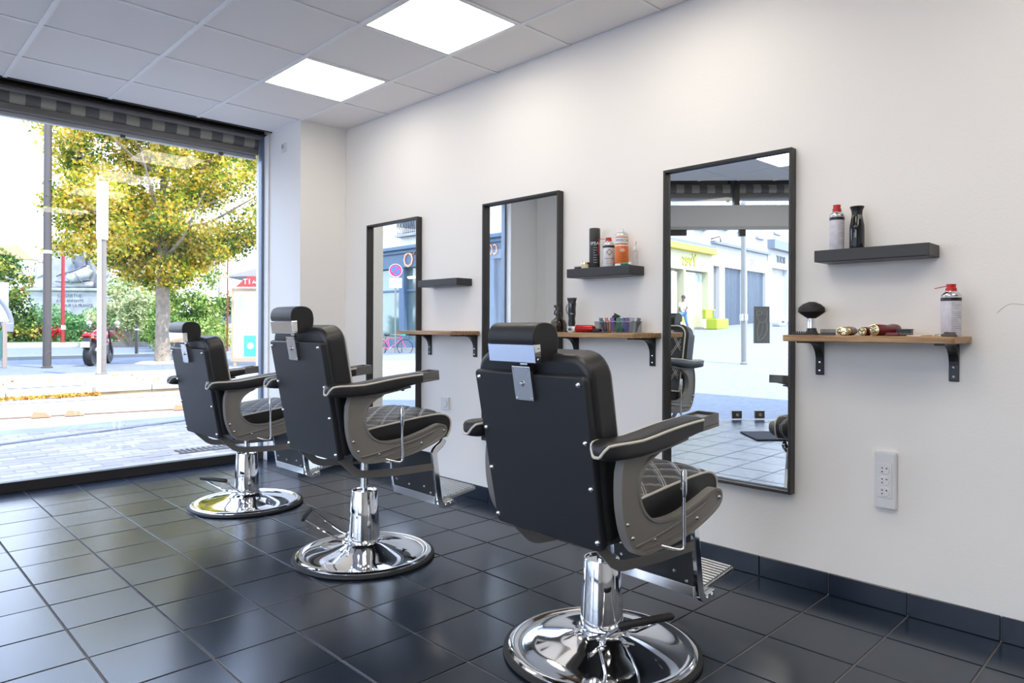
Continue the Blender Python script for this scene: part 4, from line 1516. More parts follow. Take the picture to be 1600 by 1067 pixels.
for k, (v, d, x0, y0) in enumerate(lst):
    g = .004
    if k < 280:
        if pme is None:
            b = bx(-PL / 2 + g, PL / 2 - g, -PW / 2 + g, PW / 2 - g, -.02, 0)
            bmesh.ops.bevel(b, geom=[e for e in b.edges if all(v_.co.z > -.001 for v_ in e.verts)], offset=.005, segments=1, affect='EDGES')
            o = obj('paving_brick', b, M_PAV, pav)
            pme = o.data
        else:
            o = bpy.data.objects.new('paving_brick', pme)
            COL.objects.link(o)
            o.parent = pav
        o.location = (x0 + PL / 2, y0 + PW / 2, -.100 + random.uniform(-.002, .002))
        o.rotation_euler = (random.uniform(-.008, .008), random.uniform(-.008, .008), random.uniform(-.01, .01))
    else:
        box(rest, x0 + g, x0 + PL - g, y0 + g, y0 + PW - g, -.118, -.100 + random.uniform(-.002, .002))
o = obj('paving_bricks_beyond', rest, M_PAV, pav)
o['kind'] = 'stuff'
# floor grate in the pavement
t = thing('drain_grate', 'dark slotted drain grate let into the pavement outside the window', 'grate', (-.32, 6.95, -.099))
gb = newbm()
for k in range(12):
    box(gb, -.30 + k * .052, -.275 + k * .052, -.10, .10, 0, .006)
obj('bars', gb, M_ANOD, t)
obj('rim', bx(-.32, .34, -.115, -.10, 0, .007), M_GREY, t)

# tram tracks and a dark strip
M_RAIL = mat('rusty rail', (.32, .18, .10), .5, metal=.3)
M_SLOT = mat('rail groove', (.10, .10, .11), .7)
def rail(name, label, p0, p1, wdt, m, z=-.100, h=.010):
    d = Vector((p1[0] - p0[0], p1[1] - p0[1], 0))
    L = d.length
    t = thing(name, label, 'rail', (p0[0], p0[1], z), math.atan2(d.y, d.x))
    obj('head', bx(0, L, -wdt / 2, wdt / 2, 0, h), m, t)
    obj('groove', bx(0, L, wdt / 2, wdt / 2 + .05, 0, h * .6), M_SLOT, t)
    return t
ra = rail('tram_rail', 'rusty tram rail with small orange wedges, nearer the window', (-8, 12.4), (12, 8.0), .05, M_RAIL)
for x in (7.05, 7.42, 8.72, 9.02):
    obj('wedge', pr([(0, 0), (.22, 0), (.16, .06), (.03, .075)], -.06, .06, 'XZ'), mat('orange wedge', (.62, .26, .14), .7), ra).location = (x, -.09, .005)
rail('tram_rail', 'pale tram rail running just below the platform kerb', (-8, 13.55), (12, 11.7), .05, mat('pale rail', (.40, .38, .36), .4))
rail('dark_strip', 'dark narrow strip crossing the near street', (-8, 6.6), (2.3, 9.85), .05, mat('dark strip grey', (.20, .20, .21), .7))['category'] = 'strip'  # dark narrow strip slanting across the street

# platform kerb with individual stones
struct(obj('platform_floor', bx(-30, 40, 13.9, 17.6, -.3, .05), M_CONC))
M_ST = mat('white kerb stone', (.50, .48, .45), .8, noise=(5, .08))
kb = struct(obj('kerb_core', bx(.25, 20, 13.62, 13.95, -.3, .04), M_CONC))
x = .27
while x < 12:
    L = 1.28 if x > .5 else .9
    obj('kerb_stone', bx(x, x + L - .012, 13.55, 13.93, -.055, .062), M_ST, kb, bevel=.015)
    obj('kerb_foot', bx(x, x + L - .004, 13.58, 13.9, -.13, -.055), M_KERBD, kb, bevel=.01)
    x += L
kb = struct(obj('low_kerb_core', bx(-12, .27, 13.75, 14.1, -.3, .0), M_CONC))
x = -.98
for k in range(8):
    obj('kerb_stone', bx(x, x + 1.23, 13.66, 14.05, -.12, .015 if k else .05), M_ST, kb, bevel=.015)
    x -= 1.24
# fallen leaves in the gutter
rnd = random.Random(11)
M_FALL = leaf_mat('fallen leaves', [(.50, .22, .04), (.68, .42, .07), (.42, .20, .06)], .1)
o = leaves('fallen_leaves', 1600, lambda r: (r.uniform(-6, -.1) if r.random() < .85 else r.uniform(-.4, .3), 13.60 - abs(r.gauss(0, .10)), -.085 + r.random() * .03), .07, M_FALL, seed=12)
tag(o, 'orange fallen leaves drifted along the foot of the pale kerb', 'leaves', kind='stuff')
o = leaves('scattered_leaves', 40, lambda r: (r.uniform(-1.5, 1.8), r.uniform(13.7, 16.8), .066), .07, M_FALL, seed=13)
tag(o, 'a few yellow leaves scattered over the pale platform', 'leaves', kind='stuff')

# road and park ground
struct(obj('ground_road', bx(-60, 60, 17.6, 30.5, -.3, -.0), M_ASPH))
struct(obj('trim_2', bx(-60, 60, 26.6, 27.0, -.1, .10), mat('grey median kerb', (.26, .26, .25), .8)))
struct(obj('ground_far_road', bx(-60, 60, 30.5, 41, -.3, .0), mat('far asphalt', (.12, .135, .16), .85)))
struct(obj('ground_park', bx(-80, 80, 41, 110, -.3, .10), mat('park grass', (.22, .32, .12), .9, noise=(.6, .3))))
struct(obj('trim_3', bx(-60, 60, 40.6, 41.0, -.1, .22), M_CONC))

def pole(name, label, x, y, z, r, h, m, cat='pole', extra=None):
    t = thing(name, label, cat, (x, y, z))
    obj('shaft', lt([(r, 0), (r * .92, h)], 20), m, t, smooth=True)
    obj('foot', lt([(r * 1.35, 0), (r * 1.35, .03), (r * 1.02, .05)], 20), m, t, smooth=True)
    return t
t = pole('street_pole', 'thick pale metal pole standing on the platform beside the motorcycle', 1.17, 16.88, .05, .088, 3.0, mat('warm grey pole', (.17, .15, .13), .45))
obj('upper_tube', lt([(.110, 2.9), (.110, 4.15), (0, 4.16)], 20), M_WHITE, t, smooth=True)
obj('painted_lit_side', bx(-.11, -.04, -.105, -.06, .02, 2.95), M_WHITE, t)  # white strip paints the sunlit side onto the darker pole
t = pole('tram_mast', 'tall dark overhead-line mast left of the red pole', .975, 21.2, 0, .098, 9.0, mat('dark mast', (.065, .055, .05), .5))
obj('clamp', lt([(.105, 0), (.105, .08)], 16, (0, 0, 2.95)), M_WHITE, t)
obj('line', tb([(0, 0, 6.4), (-14, -2, 6.3)], .012, 5), M_BLACK, t)
t = pole('red_pole', 'thin red pole in front of the stone monument', 6.48, 46.7, .1, .10, 5.6, mat('red paint', (.26, .015, .02), .5))
obj('sticker', bx(-.105, .105, -.108, -.09, .75, 1.0), M_WHITE, t)

for k, (x, y) in enumerate(((5.07, 28.15), (6.90, 28.1))):
    t = thing('bollard', ('thin dark bollard standing left of the tree trunk', 'thin dark bollard standing right of the tree trunk')[k], 'bollard', (x, y, 0), 0, 'dark bollards by the road')
    obj('post', lt([(.06, 0), (.055, 1.05), (.04, 1.09), (0, 1.10)], 14), M_ANOD, t, smooth=True)
    obj('ring', lt([(.062, .93), (.062, .98)], 14), M_WHITE, t)

# left arched shelter edge
t = thing('tram_shelter', 'grey arched glass shelter cut off by the left edge of the photo', 'shelter', (.10, 21.9, 0), 0)
M_SHG = mat('shelter grey', (.25, .26, .29), .4, metal=.3)
arc = [(-1.6 + 1.83 * math.sin(a * PI / 2) , 2.42 - 1.35 * (1 - math.cos(a * PI / 2)) ) for a in [k / 12 for k in range(13)]]
rb = newbm()
tube(rb, [(p[0], 0, p[1]) for p in arc], .055, 8)
obj('arch', rb, M_SHG, t, smooth=True)
rb = newbm()
tube(rb, [(p[0], 1.6, p[1]) for p in arc], .055, 8)
obj('arch', rb, M_SHG, t, smooth=True)
V, F = [], []
for p in arc:
    V += [(p[0], 0, p[1] + .03), (p[0], 1.6, p[1] + .03)]
for k in range(len(arc) - 1):
    F.append((2 * k, 2 * k + 1, 2 * k + 3, 2 * k + 2))
obj('roof_sheet', (V, [], F), mat('milky roof', (.55, .60, .72), .3), t, smooth=True)
obj('cross_rail', bx(-1.6, .2, -.03, .03, 1.18, 1.24), M_ALU, t)
obj('glass_side', bx(-1.6, .16, -.005, .005, 1.24, 2.2), mat('milky glass', (.55, .62, .75), .2), t)
obj('post', bx(.03, .13, -.06, .06, 0, 1.2), mat('brown post', (.28, .22, .18), .6), t, bevel=.008)
obj('bracket', bx(.10, .26, -.07, .07, .92, 1.16), M_SHG, t, bevel=.02)
obj('low_panel', bx(-1.6, .03, -.03, .03, .25, .95), mat('green glass panel', (.05, .14, .12), .2), t)

# ------------------------------------------------------------------ tree
def blob(c, rad, bias=None):
    c = Vector(c)
    def f(r):
        while True:
            p = Vector((r.gauss(0, .5), r.gauss(0, .5), r.gauss(0, .5)))
            if p.length < 1.15:
                break
        return (c.x + p.x * rad[0], c.y + p.y * rad[1], c.z + p.z * rad[2])
    return f
def clusters(cs):
    fs = [blob(c, r) for c, r, w_ in cs]
    ws = [w_ for c, r, w_ in cs]
    def f(rd):
        return rd.choices(fs, ws)[0](rd)
    return f
M_BARK = mat('grey brown bark', (.27, .225, .17), .9, noise=(5, .3), bump=(18, .8, .02))
M_LTREE = leaf_mat('autumn leaves', [(.05, .11, .02), (.17, .27, .03), (.42, .46, .05), (.78, .48, .05), (.86, .66, .10), (.93, .88, .50)], .5)
TX, TY = 3.99, 21.9
t = thing('street_tree', 'street tree with yellow and green autumn leaves outside the window', 'tree', (TX, TY, 0))
rnd = random.Random(21)
tr = newbm()
tube(tr, [(0, 0, -.05), (.0, 0, .05), (.0, 0, .5), (.01, 0, 1.6), (-.02, 0, 2.6), (.0, .02, 3.4), (.03, 0, 4.6), (0, 0, 6.2), (-.05, 0, 7.6)], [.26, .225, .205, .19, .175, .155, .12, .08, .03], 14)
obj('trunk', tr, M_BARK, t, smooth=True)
cs = []
rv = Vector((.716, -.698, 0))
fv = Vector((.698, .716, 0))
for k in range(17):
    a = k * 2.4
    z0 = 2.5 + .25 * k
    L = 2.9 * math.sin(PI * min(1, (.30 + .62 * (k / 17)))) + rnd.uniform(-.2, .3)
    e = Vector((L * math.cos(a), L * math.sin(a), z0 + L * rnd.uniform(.35, .75)))
    mid = Vector((e.x * .5, e.y * .5, z0 + (e.z - z0) * .35))
    obj('branch', tb([(0, 0, z0), tuple(mid), tuple(e)], [.07, .045, .015], 6), M_BARK, t, smooth=True)
for k in range(205):
    # crown ellipsoid, wide and a little heavier to the photo's left
    while True:
        q = Vector((rnd.uniform(-1, 1), rnd.uniform(-1, 1), rnd.uniform(-1, 1)))
        if .12 < q.length < 1:
            break
    zc = 5.35 + q.z * 2.95
    wr = 3.25 * (1.0 if q.z > -.55 else .8)
    p = rv * (q.x * wr - .15) + fv * (q.y * 2.6)
    cs.append(((p.x, p.y, zc), (.62, .62, .46), 1))
for (u, z) in ((-3.0, 3.3), (-2.6, 3.0), (-2.1, 2.85), (-1.5, 2.75), (-.8, 2.7), (.5, 2.5), (1.0, 2.8), (-.5, 2.15), (1.8, 3.0), (2.4, 3.3), (-2.9, 5.5), (-3.1, 6.6), (2.9, 4.6), (3.0, 5.5), (-.3, 2.5), (-3.2, 4.4), (2.0, 3.3), (2.6, 3.6), (3.1, 4.0), (2.9, 3.4), (.9, 2.2), (-.9, 2.3), (.3, 2.1)):
    p = rv * u + fv * rnd.uniform(-.8, .8)
    cs.append(((p.x, p.y, z + .35), (.55, .55, .36), 1))
o = leaves('foliage', 80000, clusters(cs), .112, M_LTREE, t, seed=22)
o['kind'] = 'stuff'
o = obj('tree_pit', lt([(.75, 0), (.6, .05), (0, .06)], 20, (TX, TY, 0)), mat('sandy soil', (.42, .36, .27), .95))
struct(o)

# shrubs and far trees
M_G1 = leaf_mat('mid green leaves', [(.05, .12, .03), (.14, .25, .05), (.32, .42, .10), (.55, .58, .20)], .35)
M_G2 = leaf_mat('pale bush leaves', [(.16, .24, .09), (.40, .46, .20), (.66, .66, .38), (.72, .70, .40)], .4)
M_G3 = leaf_mat('dark dense leaves', [(.02, .06, .02), (.06, .13, .03), (.22, .27, .06), (.50, .45, .10)], .25)
M_GR = leaf_mat('red autumn leaves', [(.22, .10, .04), (.40, .20, .09), (.35, .30, .10)], .3)
M_TH = leaf_mat('hedge green', [(.06, .16, .05), (.16, .32, .12), (.34, .48, .22)], .3)
def bush(name, label, x, y, z, cs, n, size, m, cat='bush', group=None, trunk=True, seed=1):
    t = thing(name, label, cat, (x, y, z), 0, group)
    if trunk:
        st = newbm()
        for c, r, w_ in cs[:5]:
            tube(st, [(c[0] * .1, c[1] * .1, 0), (c[0] * .5, c[1] * .5, c[2] * .45), tuple(c)], [.09, .06, .02], 6)
        obj('stems', st, M_BARK, t)
    o = leaves('foliage', n, clusters(cs), size, m, t, seed=seed)
    o['kind'] = 'stuff'
    return t
def cloud(n, w_, d, z0, z1, r, seed):
    rd = random.Random(seed)
    out = []
    for k in range(n):
        a = rd.uniform(-1, 1)
        zz = rd.random()
        top = z0 + (z1 - z0) * math.sqrt(max(0, 1 - a * a)) 
        p = rv * (a * w_) + fv * rd.uniform(-d, d)
        out.append(((p.x, p.y, z0 + (top - z0) * zz), (r, r, r * .8), 1))
    return out
def at(u, D):
    """world x,y at lateral u and depth D in front of the lens"""
    return (-2.966 + fw.x * D + rt.x * u, fw.y * D + rt.y * u)
x, y = at(-29.9, 40)
bush('dense_tree', 'dense dark green tree at the left edge behind the shelter', x, y, .1, cloud(34, 1.5, 1.5, .8, 4.9, .8, 1), 7000, .22, M_G3, 'tree', seed=31)
x, y = at(-35.0, 52)
bush('red_tree', 'small reddish autumn tree behind the dense dark tree', x, y, .1, cloud(20, 1.3, 1.0, 3.0, 5.6, .6, 2), 2500, .24, M_GR, 'tree', seed=32)
x, y = at(-19.7, 36)
bush('pale_bush', 'large pale yellow-green bush left of the tree trunk', x, y, .05, cloud(36, 1.5, 1.0, .8, 3.3, .55, 3), 9000, .16, M_G2, seed=33)
x, y = at(-15.2, 33)
bush('green_bush', 'tall loose green bush right of the tree trunk', x, y, .0, cloud(46, 1.5, 1.0, .7, 4.2, .6, 4), 11000, .15, M_G1, seed=34)
x, y = at(-25.2, 47.5)
bush('backdrop_tree', 'hazy mid-green tree behind the pale bush, right of the monument', x, y, .05, cloud(34, 1.6, 1.0, 2.0, 5.4, .7, 5), 8000, .2, M_G1, 'tree', seed=35)
x, y = at(-14.2, 30)
bush('low_bush', 'low green shrub beside the road, just left of the farthest chair headrest', x, y, .0, cloud(26, 1.6, .8, .3, 1.5, .45, 8), 3500, .12, M_G1, seed=38)
# flower hedge (countless stems)
hx0, hy0 = at(-25, 43.5)
def hedge(r):
    u = r.uniform(-36, -14)
    d = r.uniform(41.6, 44.5)
    x, y = at(u, d)
    top = 1.75 + .35 * math.sin(u * 1.7) + .2 * math.sin(u * 4.1)
    return (x, y, .1 + top * (r.random() ** .8))
o = leaves('flower_bed', 20000, hedge, .20, M_TH, seed=41, up_bias=.6)
tag(o, 'long green flower bed planted in front of the stone monument', 'plants', kind='stuff')
def flw(r):
    u = r.choice((-32.5, -31.2, -30.1, -28.8, -24.6, -23.7, -21.0, -20.3, -18.8, -27.5)) + r.gauss(0, .35)
    x, y = at(u, 41.4 + r.random() * .3)
    return (x, y, .45 + r.gauss(0, .16) + .25)
o = leaves('red_flowers', 1500, flw, .16, leaf_mat('red petals', [(.45, .01, .03), (.70, .04, .06)], .2), seed=42)
tag(o, 'red flowers along the front of the green flower bed', 'flowers', kind='stuff')
def flw2(r):
    u = r.choice((-18.0, -17.3, -16.6)) + r.gauss(0, .3)
    x, y = at(u, 41.3 + r.random() * .3)
    return (x, y, .70 + r.gauss(0, .18))
o = leaves('orange_flowers', 800, flw2, .16, leaf_mat('orange petals', [(.70, .16, .05), (.80, .30, .12)], .2), seed=43)
tag(o, 'orange flowers in the bed just left of the tree trunk', 'flowers', kind='stuff')

# ------------------------------------------------------------------ stone monument
M_STONE = mat('pale weathered stone', (.30, .31, .335), .85, noise=(1.6, .25))
mx, my = at(-31.4, 50)
t = thing('war_memorial', 'pale carved stone monument with inscription behind the flower bed', 'monument', (mx, my, 0), -YAW)
obj('plinth', bx(-2.75, 2.75, -1.1, 1.4, 0, 3.5), M_STONE, t, bevel=.05)
obj('ledge', bx(-2.9, 2.9, -1.25, 1.5, 3.5, 3.72), M_STONE, t, bevel=.06)
obj('stele', pr([(-1.75, 3.72), (2.05, 3.72), (2.0, 7.0), (1.4, 7.35), (-1.0, 7.35), (-1.5, 6.9)], -.5, .9, 'XZ'), M_STONE, t, bevel=.12)
M_STD = mat('darker stone carving', (.13, .14, .17), .9, noise=(3, .3))
def carve(nm, m, tubes_):
    b = newbm()
    for pts, rr in tubes_:
        pts = smooth_curve(pts, 4, False)
        n = len(pts)
        rs = []
        for i in range(n):
            f = i / (n - 1) * (len(rr) - 1)
            k = min(int(f), len(rr) - 2)
            rs.append(rr[k] + (rr[k + 1] - rr[k]) * (f - k))
        tube(b, pts, rs, 10)
    return obj(nm, b, m, t, smooth=True, auto=False)
M_STL = mat('light stone carving', (.38, .385, .40), .9, noise=(3, .2))
carve('standing_figure', M_STD, [
    ([(.75, -.6, 4.9), (.72, -.65, 5.5), (.80, -.65, 6.1), (.80, -.65, 6.35)], [.34, .42, .36, .10]),
    ([(.80, -.7, 6.4), (.80, -.7, 6.6), (.80, -.7, 6.78)], [.10, .19, .05]),
    ([(.95, -.7, 6.2), (1.35, -.75, 6.0), (1.6, -.8, 6.35)], [.14, .11, .07]),
    ([(.62, -.7, 6.2), (.25, -.75, 5.85), (.35, -.8, 5.5)], [.14, .11, .08]),
    ([(1.25, -.7, 5.0), (1.3, -.7, 5.9)], [.05, .04])])
carve('draped_figure', M_STL, [
    ([(-.55, -.8, 4.1), (.3, -.95, 4.35), (1.1, -.9, 4.7), (1.45, -.8, 5.1)], [.22, .42, .45, .25]),
    ([(-.9, -.75, 3.95), (.4, -.9, 3.95), (1.7, -.8, 4.0)], [.10, .26, .18]),
    ([(1.3, -.8, 5.0), (1.42, -.85, 5.3)], [.10, .15]),
    ([(.2, -1.0, 4.5), (-.3, -.95, 4.8), (-.75, -.8, 4.65)], [.14, .11, .06])])
carve('drapery_folds', M_STD, [
    ([(-.8, -.95, 4.55), (-.2, -1.15, 4.75), (.6, -1.2, 4.95), (1.3, -1.0, 5.4)], [.04, .07, .06, .03]),
    ([(-.9, -.9, 4.2), (0, -1.2, 4.15), (.9, -1.25, 4.2), (1.7, -1.0, 4.35)], [.04, .08, .07, .04]),
    ([(-.2, -1.2, 4.6), (.3, -1.35, 4.3), (.5, -1.3, 3.95)], [.03, .05, .03]),
    ([(.7, -1.3, 4.8), (1.0, -1.35, 4.4), (1.3, -1.2, 4.0)], [.03, .05, .03])])
for x0 in (-2.25, 2.4):
    carve('side_figure', M_STL, [
        ([(x0, -.5, 3.75), (x0 + .05, -.55, 4.5), (x0, -.55, 5.3), (x0, -.55, 5.5)], [.48, .36, .34, .10]),
        ([(x0, -.55, 5.55), (x0 + .02, -.55, 5.85)], [.15, .16]),
        ([(x0 - .25, -.6, 5.3), (x0 - .4, -.8, 4.8), (x0 - .05, -.95, 4.6)], [.12, .10, .07]),
        ([(x0 + .25, -.6, 5.3), (x0 + .4, -.8, 4.8), (x0 + .1, -.95, 4.5)], [.12, .10, .07])])
for k, (s_, z) in enumerate((('LA SARTHE', 3.16), ('A SES ENFANTS', 2.82), ('MORTS POUR LA FRANCE', 2.50))):
    text('inscription', s_, .34 if k == 0 else .28, T((.25, -1.11, z)) @ R(PI / 2, 'X'), M_STD, t, .01)

# far building and haze-free skyline pieces
bxp, byp = at(-53.6, 75)
t = thing('apartment_building', 'far pale building with orange roof at the left edge of the skyline', 'building', (bxp, byp, 0), -YAW)
obj('wall', bx(-16, 1.5, 0, 8, 0, 8.2), mat('far pale wall', (.6, .58, .58), .9), t)
obj('roof', pr([(-16.4, 8.2), (1.9, 8.2), (.4, 9.7), (-15, 9.7)], -.3, 8.3, 'XZ'), mat('orange roof', (.55, .28, .18), .9), t)
for x in (-13, -10.5, -8, -5.5, -3, -.6):
    w_ = obj('window', bx(x - .5, x + .5, -.06, .02, 5.6, 7.2), mat('far window frame', (.7, .7, .7), .6), t)
    obj('pane', bx(x - .4, x + .4, -.08, -.05, 5.7, 7.1), mat('far window glass', (.15, .18, .22), .2), w_)
bxp, byp = at(-21, 60)
t = thing('low_building', 'hazy low white house behind the far parked van', 'building', (bxp + 2, byp, 0), -YAW)
obj('wall', bx(-2, 14, 0, 6, 0, 3.4), mat('hazy white wall', (.72, .72, .74), .9), t)
obj('roof', pr([(-2.3, 3.4), (14.3, 3.4), (13, 4.8), (-1, 4.8)], -.3, 6.3, 'XZ'), mat('hazy roof', (.50, .44, .44), .9), t)
for x in (1, 4, 7, 10):
    obj('window', bx(x - .5, x + .5, -.05, .02, 1.2, 2.6), mat('far window glass', (.15, .18, .22), .2), t)

# parked white van seen over the farthest headrest
vx, vy = at(-15.3, 40)
t = thing('van', 'white van parked far off, just left of the tram stop poster panel', 'van', (vx, vy, 0), -YAW + .2)
M_VAN = mat('white van paint', (.72, .72, .73), .3)
obj('body', pr([(-1.9, .35), (1.7, .35), (2.1, .5), (2.15, .95), (1.75, 1.25), (1.2, 1.95), (-1.8, 2.0), (-1.95, 1.6)], -.85, .85, 'XZ'), M_VAN, t, bevel=.08)
obj('side_window', pr([(.1, 1.25), (1.55, 1.25), (1.12, 1.82), (.1, 1.82)], -.87, -.85, 'XZ'), mat('far window glass'), t)
obj('side_window', bx(-1.6, -.1, -.87, -.85, 1.28, 1.8), mat('far window glass'), t)
for x in (-1.25, 1.3):
    w_ = obj('wheel', lt([(0, -.9), (.30, -.9), (.33, -.87), (.33, -.72), (0, -.72)], 20, (x, 0, .33), 'Y'), M_RUBBER, t)
    obj('hub', lt([(0, -.92), (.17, -.91), (.18, -.9)], 14, (x, 0, .33), 'Y'), M_ALU, w_)

# ------------------------------------------------------------------ tram stop with poster panel
px0, py0 = 4.97, 19.30
t = thing('poster_panel', 'glazed tram stop poster panel beside the window pillar', 'panel', (px0, py0, 0), -YAW + .06)
M_BRF = mat('pale brown panel frame', (.42, .30, .18), .5)
W_ = 1.02
for (a, b, c, d) in ((0, .055, .10, 2.16), (W_ - .055, W_, .10, 2.16), (.055, W_ - .055, 2.07, 2.16), (.055, W_ - .055, .10, .22)):
    obj('frame_bar', bx(a, b, -.05, .05, c, d), M_BRF, t, bevel=.006)
obj('poster', bx(.055, W_ - .055, -.012, .012, .22, 2.07), mat('white poster', (.78, .78, .76), .6), t)
obj('green_notice', bx(.34, .70, -.02, -.012, .25, .84), mat('green notice', (.05, .36, .27), .5), t)
obj('notice_badge', lt([(0, -.026), (.09, -.026), (.09, -.02)], 18, (.52, 0, .55), 'Y'), M_WHITE, t)
obj('grey_photo', bx(.16, .30, -.02, -.012, 1.42, 1.98), mat('grey photo print', (.48, .47, .50), .6), t)
obj('map_print', bx(.08, .30, -.02, -.012, .25, .75), mat('map print', (.55, .58, .45), .6, noise=(20, .35)), t)
for x in (.10, W_ - .10):
    obj('leg', bx(x - .04, x + .04, -.04, .04, 0, .10), M_BRF, t)
obj('post', bx(W_ + .02, W_ + .12, -.06, .06, 0, 2.18), mat('brown stop post', (.30, .17, .12), .5), t)
t = thing('tram_stop_canopy', 'tent-shaped tram stop roof with red line sign above the poster panel', 'canopy', (px0, py0, 0), -YAW + .06)
M_CAN = mat('pale canopy', (.27, .255, .24), .6)
obj('roof', pr([(-.10, 2.44), (.30, 2.47), (2.6, 2.47), (2.6, 3.15), (1.1, 2.80), (-.10, 2.49)], -.2, 1.6, 'XZ'), M_CAN, t, bevel=.01)
obj('fascia', pr([(.18, 2.18), (2.6, 2.18), (2.6, 2.47), (.50, 2.47)], -.26, -.21, 'XZ'), mat('red sign board', (.36, .03, .025), .5), t)
text('lettering', 'T1', .20, T((.50, -.27, 2.32)) @ R(PI / 2, 'X'), M_WHITE, t, .004)
text('lettering', 'Antarès', .12, T((.64, -.27, 2.31)) @ R(PI / 2, 'X'), M_WHITE, t, .004, align='LEFT')
obj('gutter_tip', bx(-.34, .0, -.24, -.1, 2.42, 2.50), mat('tan tip', (.40, .28, .18), .6), t)
obj('leg', bx(2.3, 2.42, .6, .72, 0, 2.48), M_SHG, t)
obj('leg', bx(1.3, 1.4, .9, 1.0, 0, 2.48), M_SHG, t)
xx, yy = at(-12.3, 30)
t = pole('red_mast', 'thin red mast just left of the tram stop roof', xx, yy, 0, .035, 5.2, mat('red paint'), 'pole')
t = pole('lamp_post', 'thin grey lamp post between bush and tram stop', *at(-15.2, 36), 0, .05, 6.0, M_SHG, 'pole')

# ------------------------------------------------------------------ motorcycle
MB0 = Vector((2.02, 21.45, 0))
dirm = Vector((.86, 1.42, 0)).normalized()
t = thing('motorcycle', 'red and black motorcycle parked beside the pale pole', 'motorcycle', tuple(MB0), math.atan2(dirm.y, dirm.x))
t.scale = (.98, 1, .98)
M_MRED = mat('motorcycle red', (.55, .02, .03), .25)
def wheel(x, r, wd, nm):
    w_ = obj(nm, newbm_t(x, r, wd), M_RUBBER, t, smooth=True)
    rb_ = newbm()
    lathe(rb_, [(r * .70, -wd * .42), (r * .74, -wd * .42), (r * .74, wd * .42), (r * .70, wd * .42)], 28, (x, 0, r), 'Y')
    lathe(rb_, [(0, -wd * .5), (.06, -wd * .5), (.06, wd * .5), (0, wd * .5)], 14, (x, 0, r), 'Y')
    for k in range(5):
        a = 2 * PI * k / 5
        tube(rb_, [(x + .05 * math.cos(a), 0, r + .05 * math.sin(a)), (x + r * .72 * math.cos(a), 0, r + r * .72 * math.sin(a))], .022, 6)
    obj('rim', rb_, M_STEEL, w_, smooth=True)
    return w_
def newbm_t(x, r, wd):
    b = newbm()
    q = [(r * .72, -wd * .5), (r * .9, -wd * .52), (r * .985, -wd * .28), (r, 0), (r * .985, wd * .28), (r * .9, wd * .52), (r * .72, wd * .5)]
    lathe(b, q, 36, (x, 0, r), 'Y')
    return b
wheel(0, .325, .19, 'rear_tyre')
wheel(1.43, .305, .12, 'front_tyre')
obj('engine', bx(.45, .95, -.17, .17, .25, .62), M_BLACK, t, bevel=.05)
obj('frame', tb([(0, .12, .33), (.5, .14, .45), (.85, .12, .75), (1.15, .05, .88)], .035, 8), M_STEEL, t, smooth=True)
obj('swing_arm', tb([(0, -.13, .32), (.5, -.13, .40)], .032, 8), M_GREY, t, smooth=True)
obj('fuel_tank', lt([(0, .50), (.12, .52), (.17, .65), (.18, .85), (.13, 1.0), (0, 1.03)], 18, (0, 0, .86), 'X'), M_MRED, t, smooth=True)
obj('saddle', bx(-.05, .58, -.12, .12, .78, .87), M_BLACK, t, bevel=.04)
obj('tail_fairing', pr([(-.34, .86), (-.20, .93), (.15, .86), (.50, .72), (.45, .62), (.0, .74), (-.30, .80)], -.10, .10, 'XZ'), M_MRED, t, bevel=.04)
obj('tail_light', bx(-.39, -.33, -.08, .08, .83, .91), mat('tail light', (.65, .01, .02), .2), t, bevel=.02)
obj('rear_mudguard', pr([(-.32, .80), (-.20, .82), (-.28, .52), (-.38, .50)], -.09, .09, 'XZ'), M_BLACK, t, bevel=.01)
obj('number_plate', bx(-.43, -.415, -.11, .11, .53, .68, R(.0, 'Y')), M_WHITE, t, bevel=.004)
obj('side_panel', bx(.12, .50, -.16, .16, .52, .74), M_BLACK, t, bevel=.04)
for s in (-1, 1):
    obj('fork_tube', tb([(1.43, s * .10, .30), (1.12, s * .10, .98)], .026, 8), M_BLACK, t, smooth=True)
    mi = obj('mirror_stalk', tb([(1.08, s * .20, 1.0), (1.02, s * .34, 1.16)], .010, 6), M_BLACK, t)
    obj('mirror_head', lt([(0, -.02), (.07, -.01), (.07, .01), (0, .02)], 14, (1.0, s * .36, 1.19), 'X'), M_STEEL, mi)
    obj('indicator', bx(-.30, -.24, s * .13 - .03, s * .13 + .03, .77, .81), mat('amber', (.6, .22, .03), .3), t, bevel=.01)
obj('handlebar', tb([(.98, -.36, 1.0), (1.08, -.2, 1.02), (1.10, 0, .98), (1.08, .2, 1.02), (.98, .36, 1.0)], .017, 8), M_BLACK, t, smooth=True)
obj('headlight', lt([(0, 1.12), (.09, 1.14), (.10, 1.26), (.04, 1.30), (0, 1.30)], 16, (0, 0, .88), 'X'), M_MRED, t, smooth=True)
obj('front_mudguard', tb([(1.15, 0, .52), (1.30, 0, .64), (1.46, 0, .66), (1.64, 0, .58)], .06, 8), M_MRED, t, smooth=True)
obj('exhaust', tb([(.7, -.16, .28), (.3, -.19, .30), (-.12, -.20, .46)], [.03, .05, .06], 10), M_CHROME, t, smooth=True)
obj('side_stand', tb([(.55, .10, .30), (.45, .30, .02)], .014, 6), M_BLACK, t)

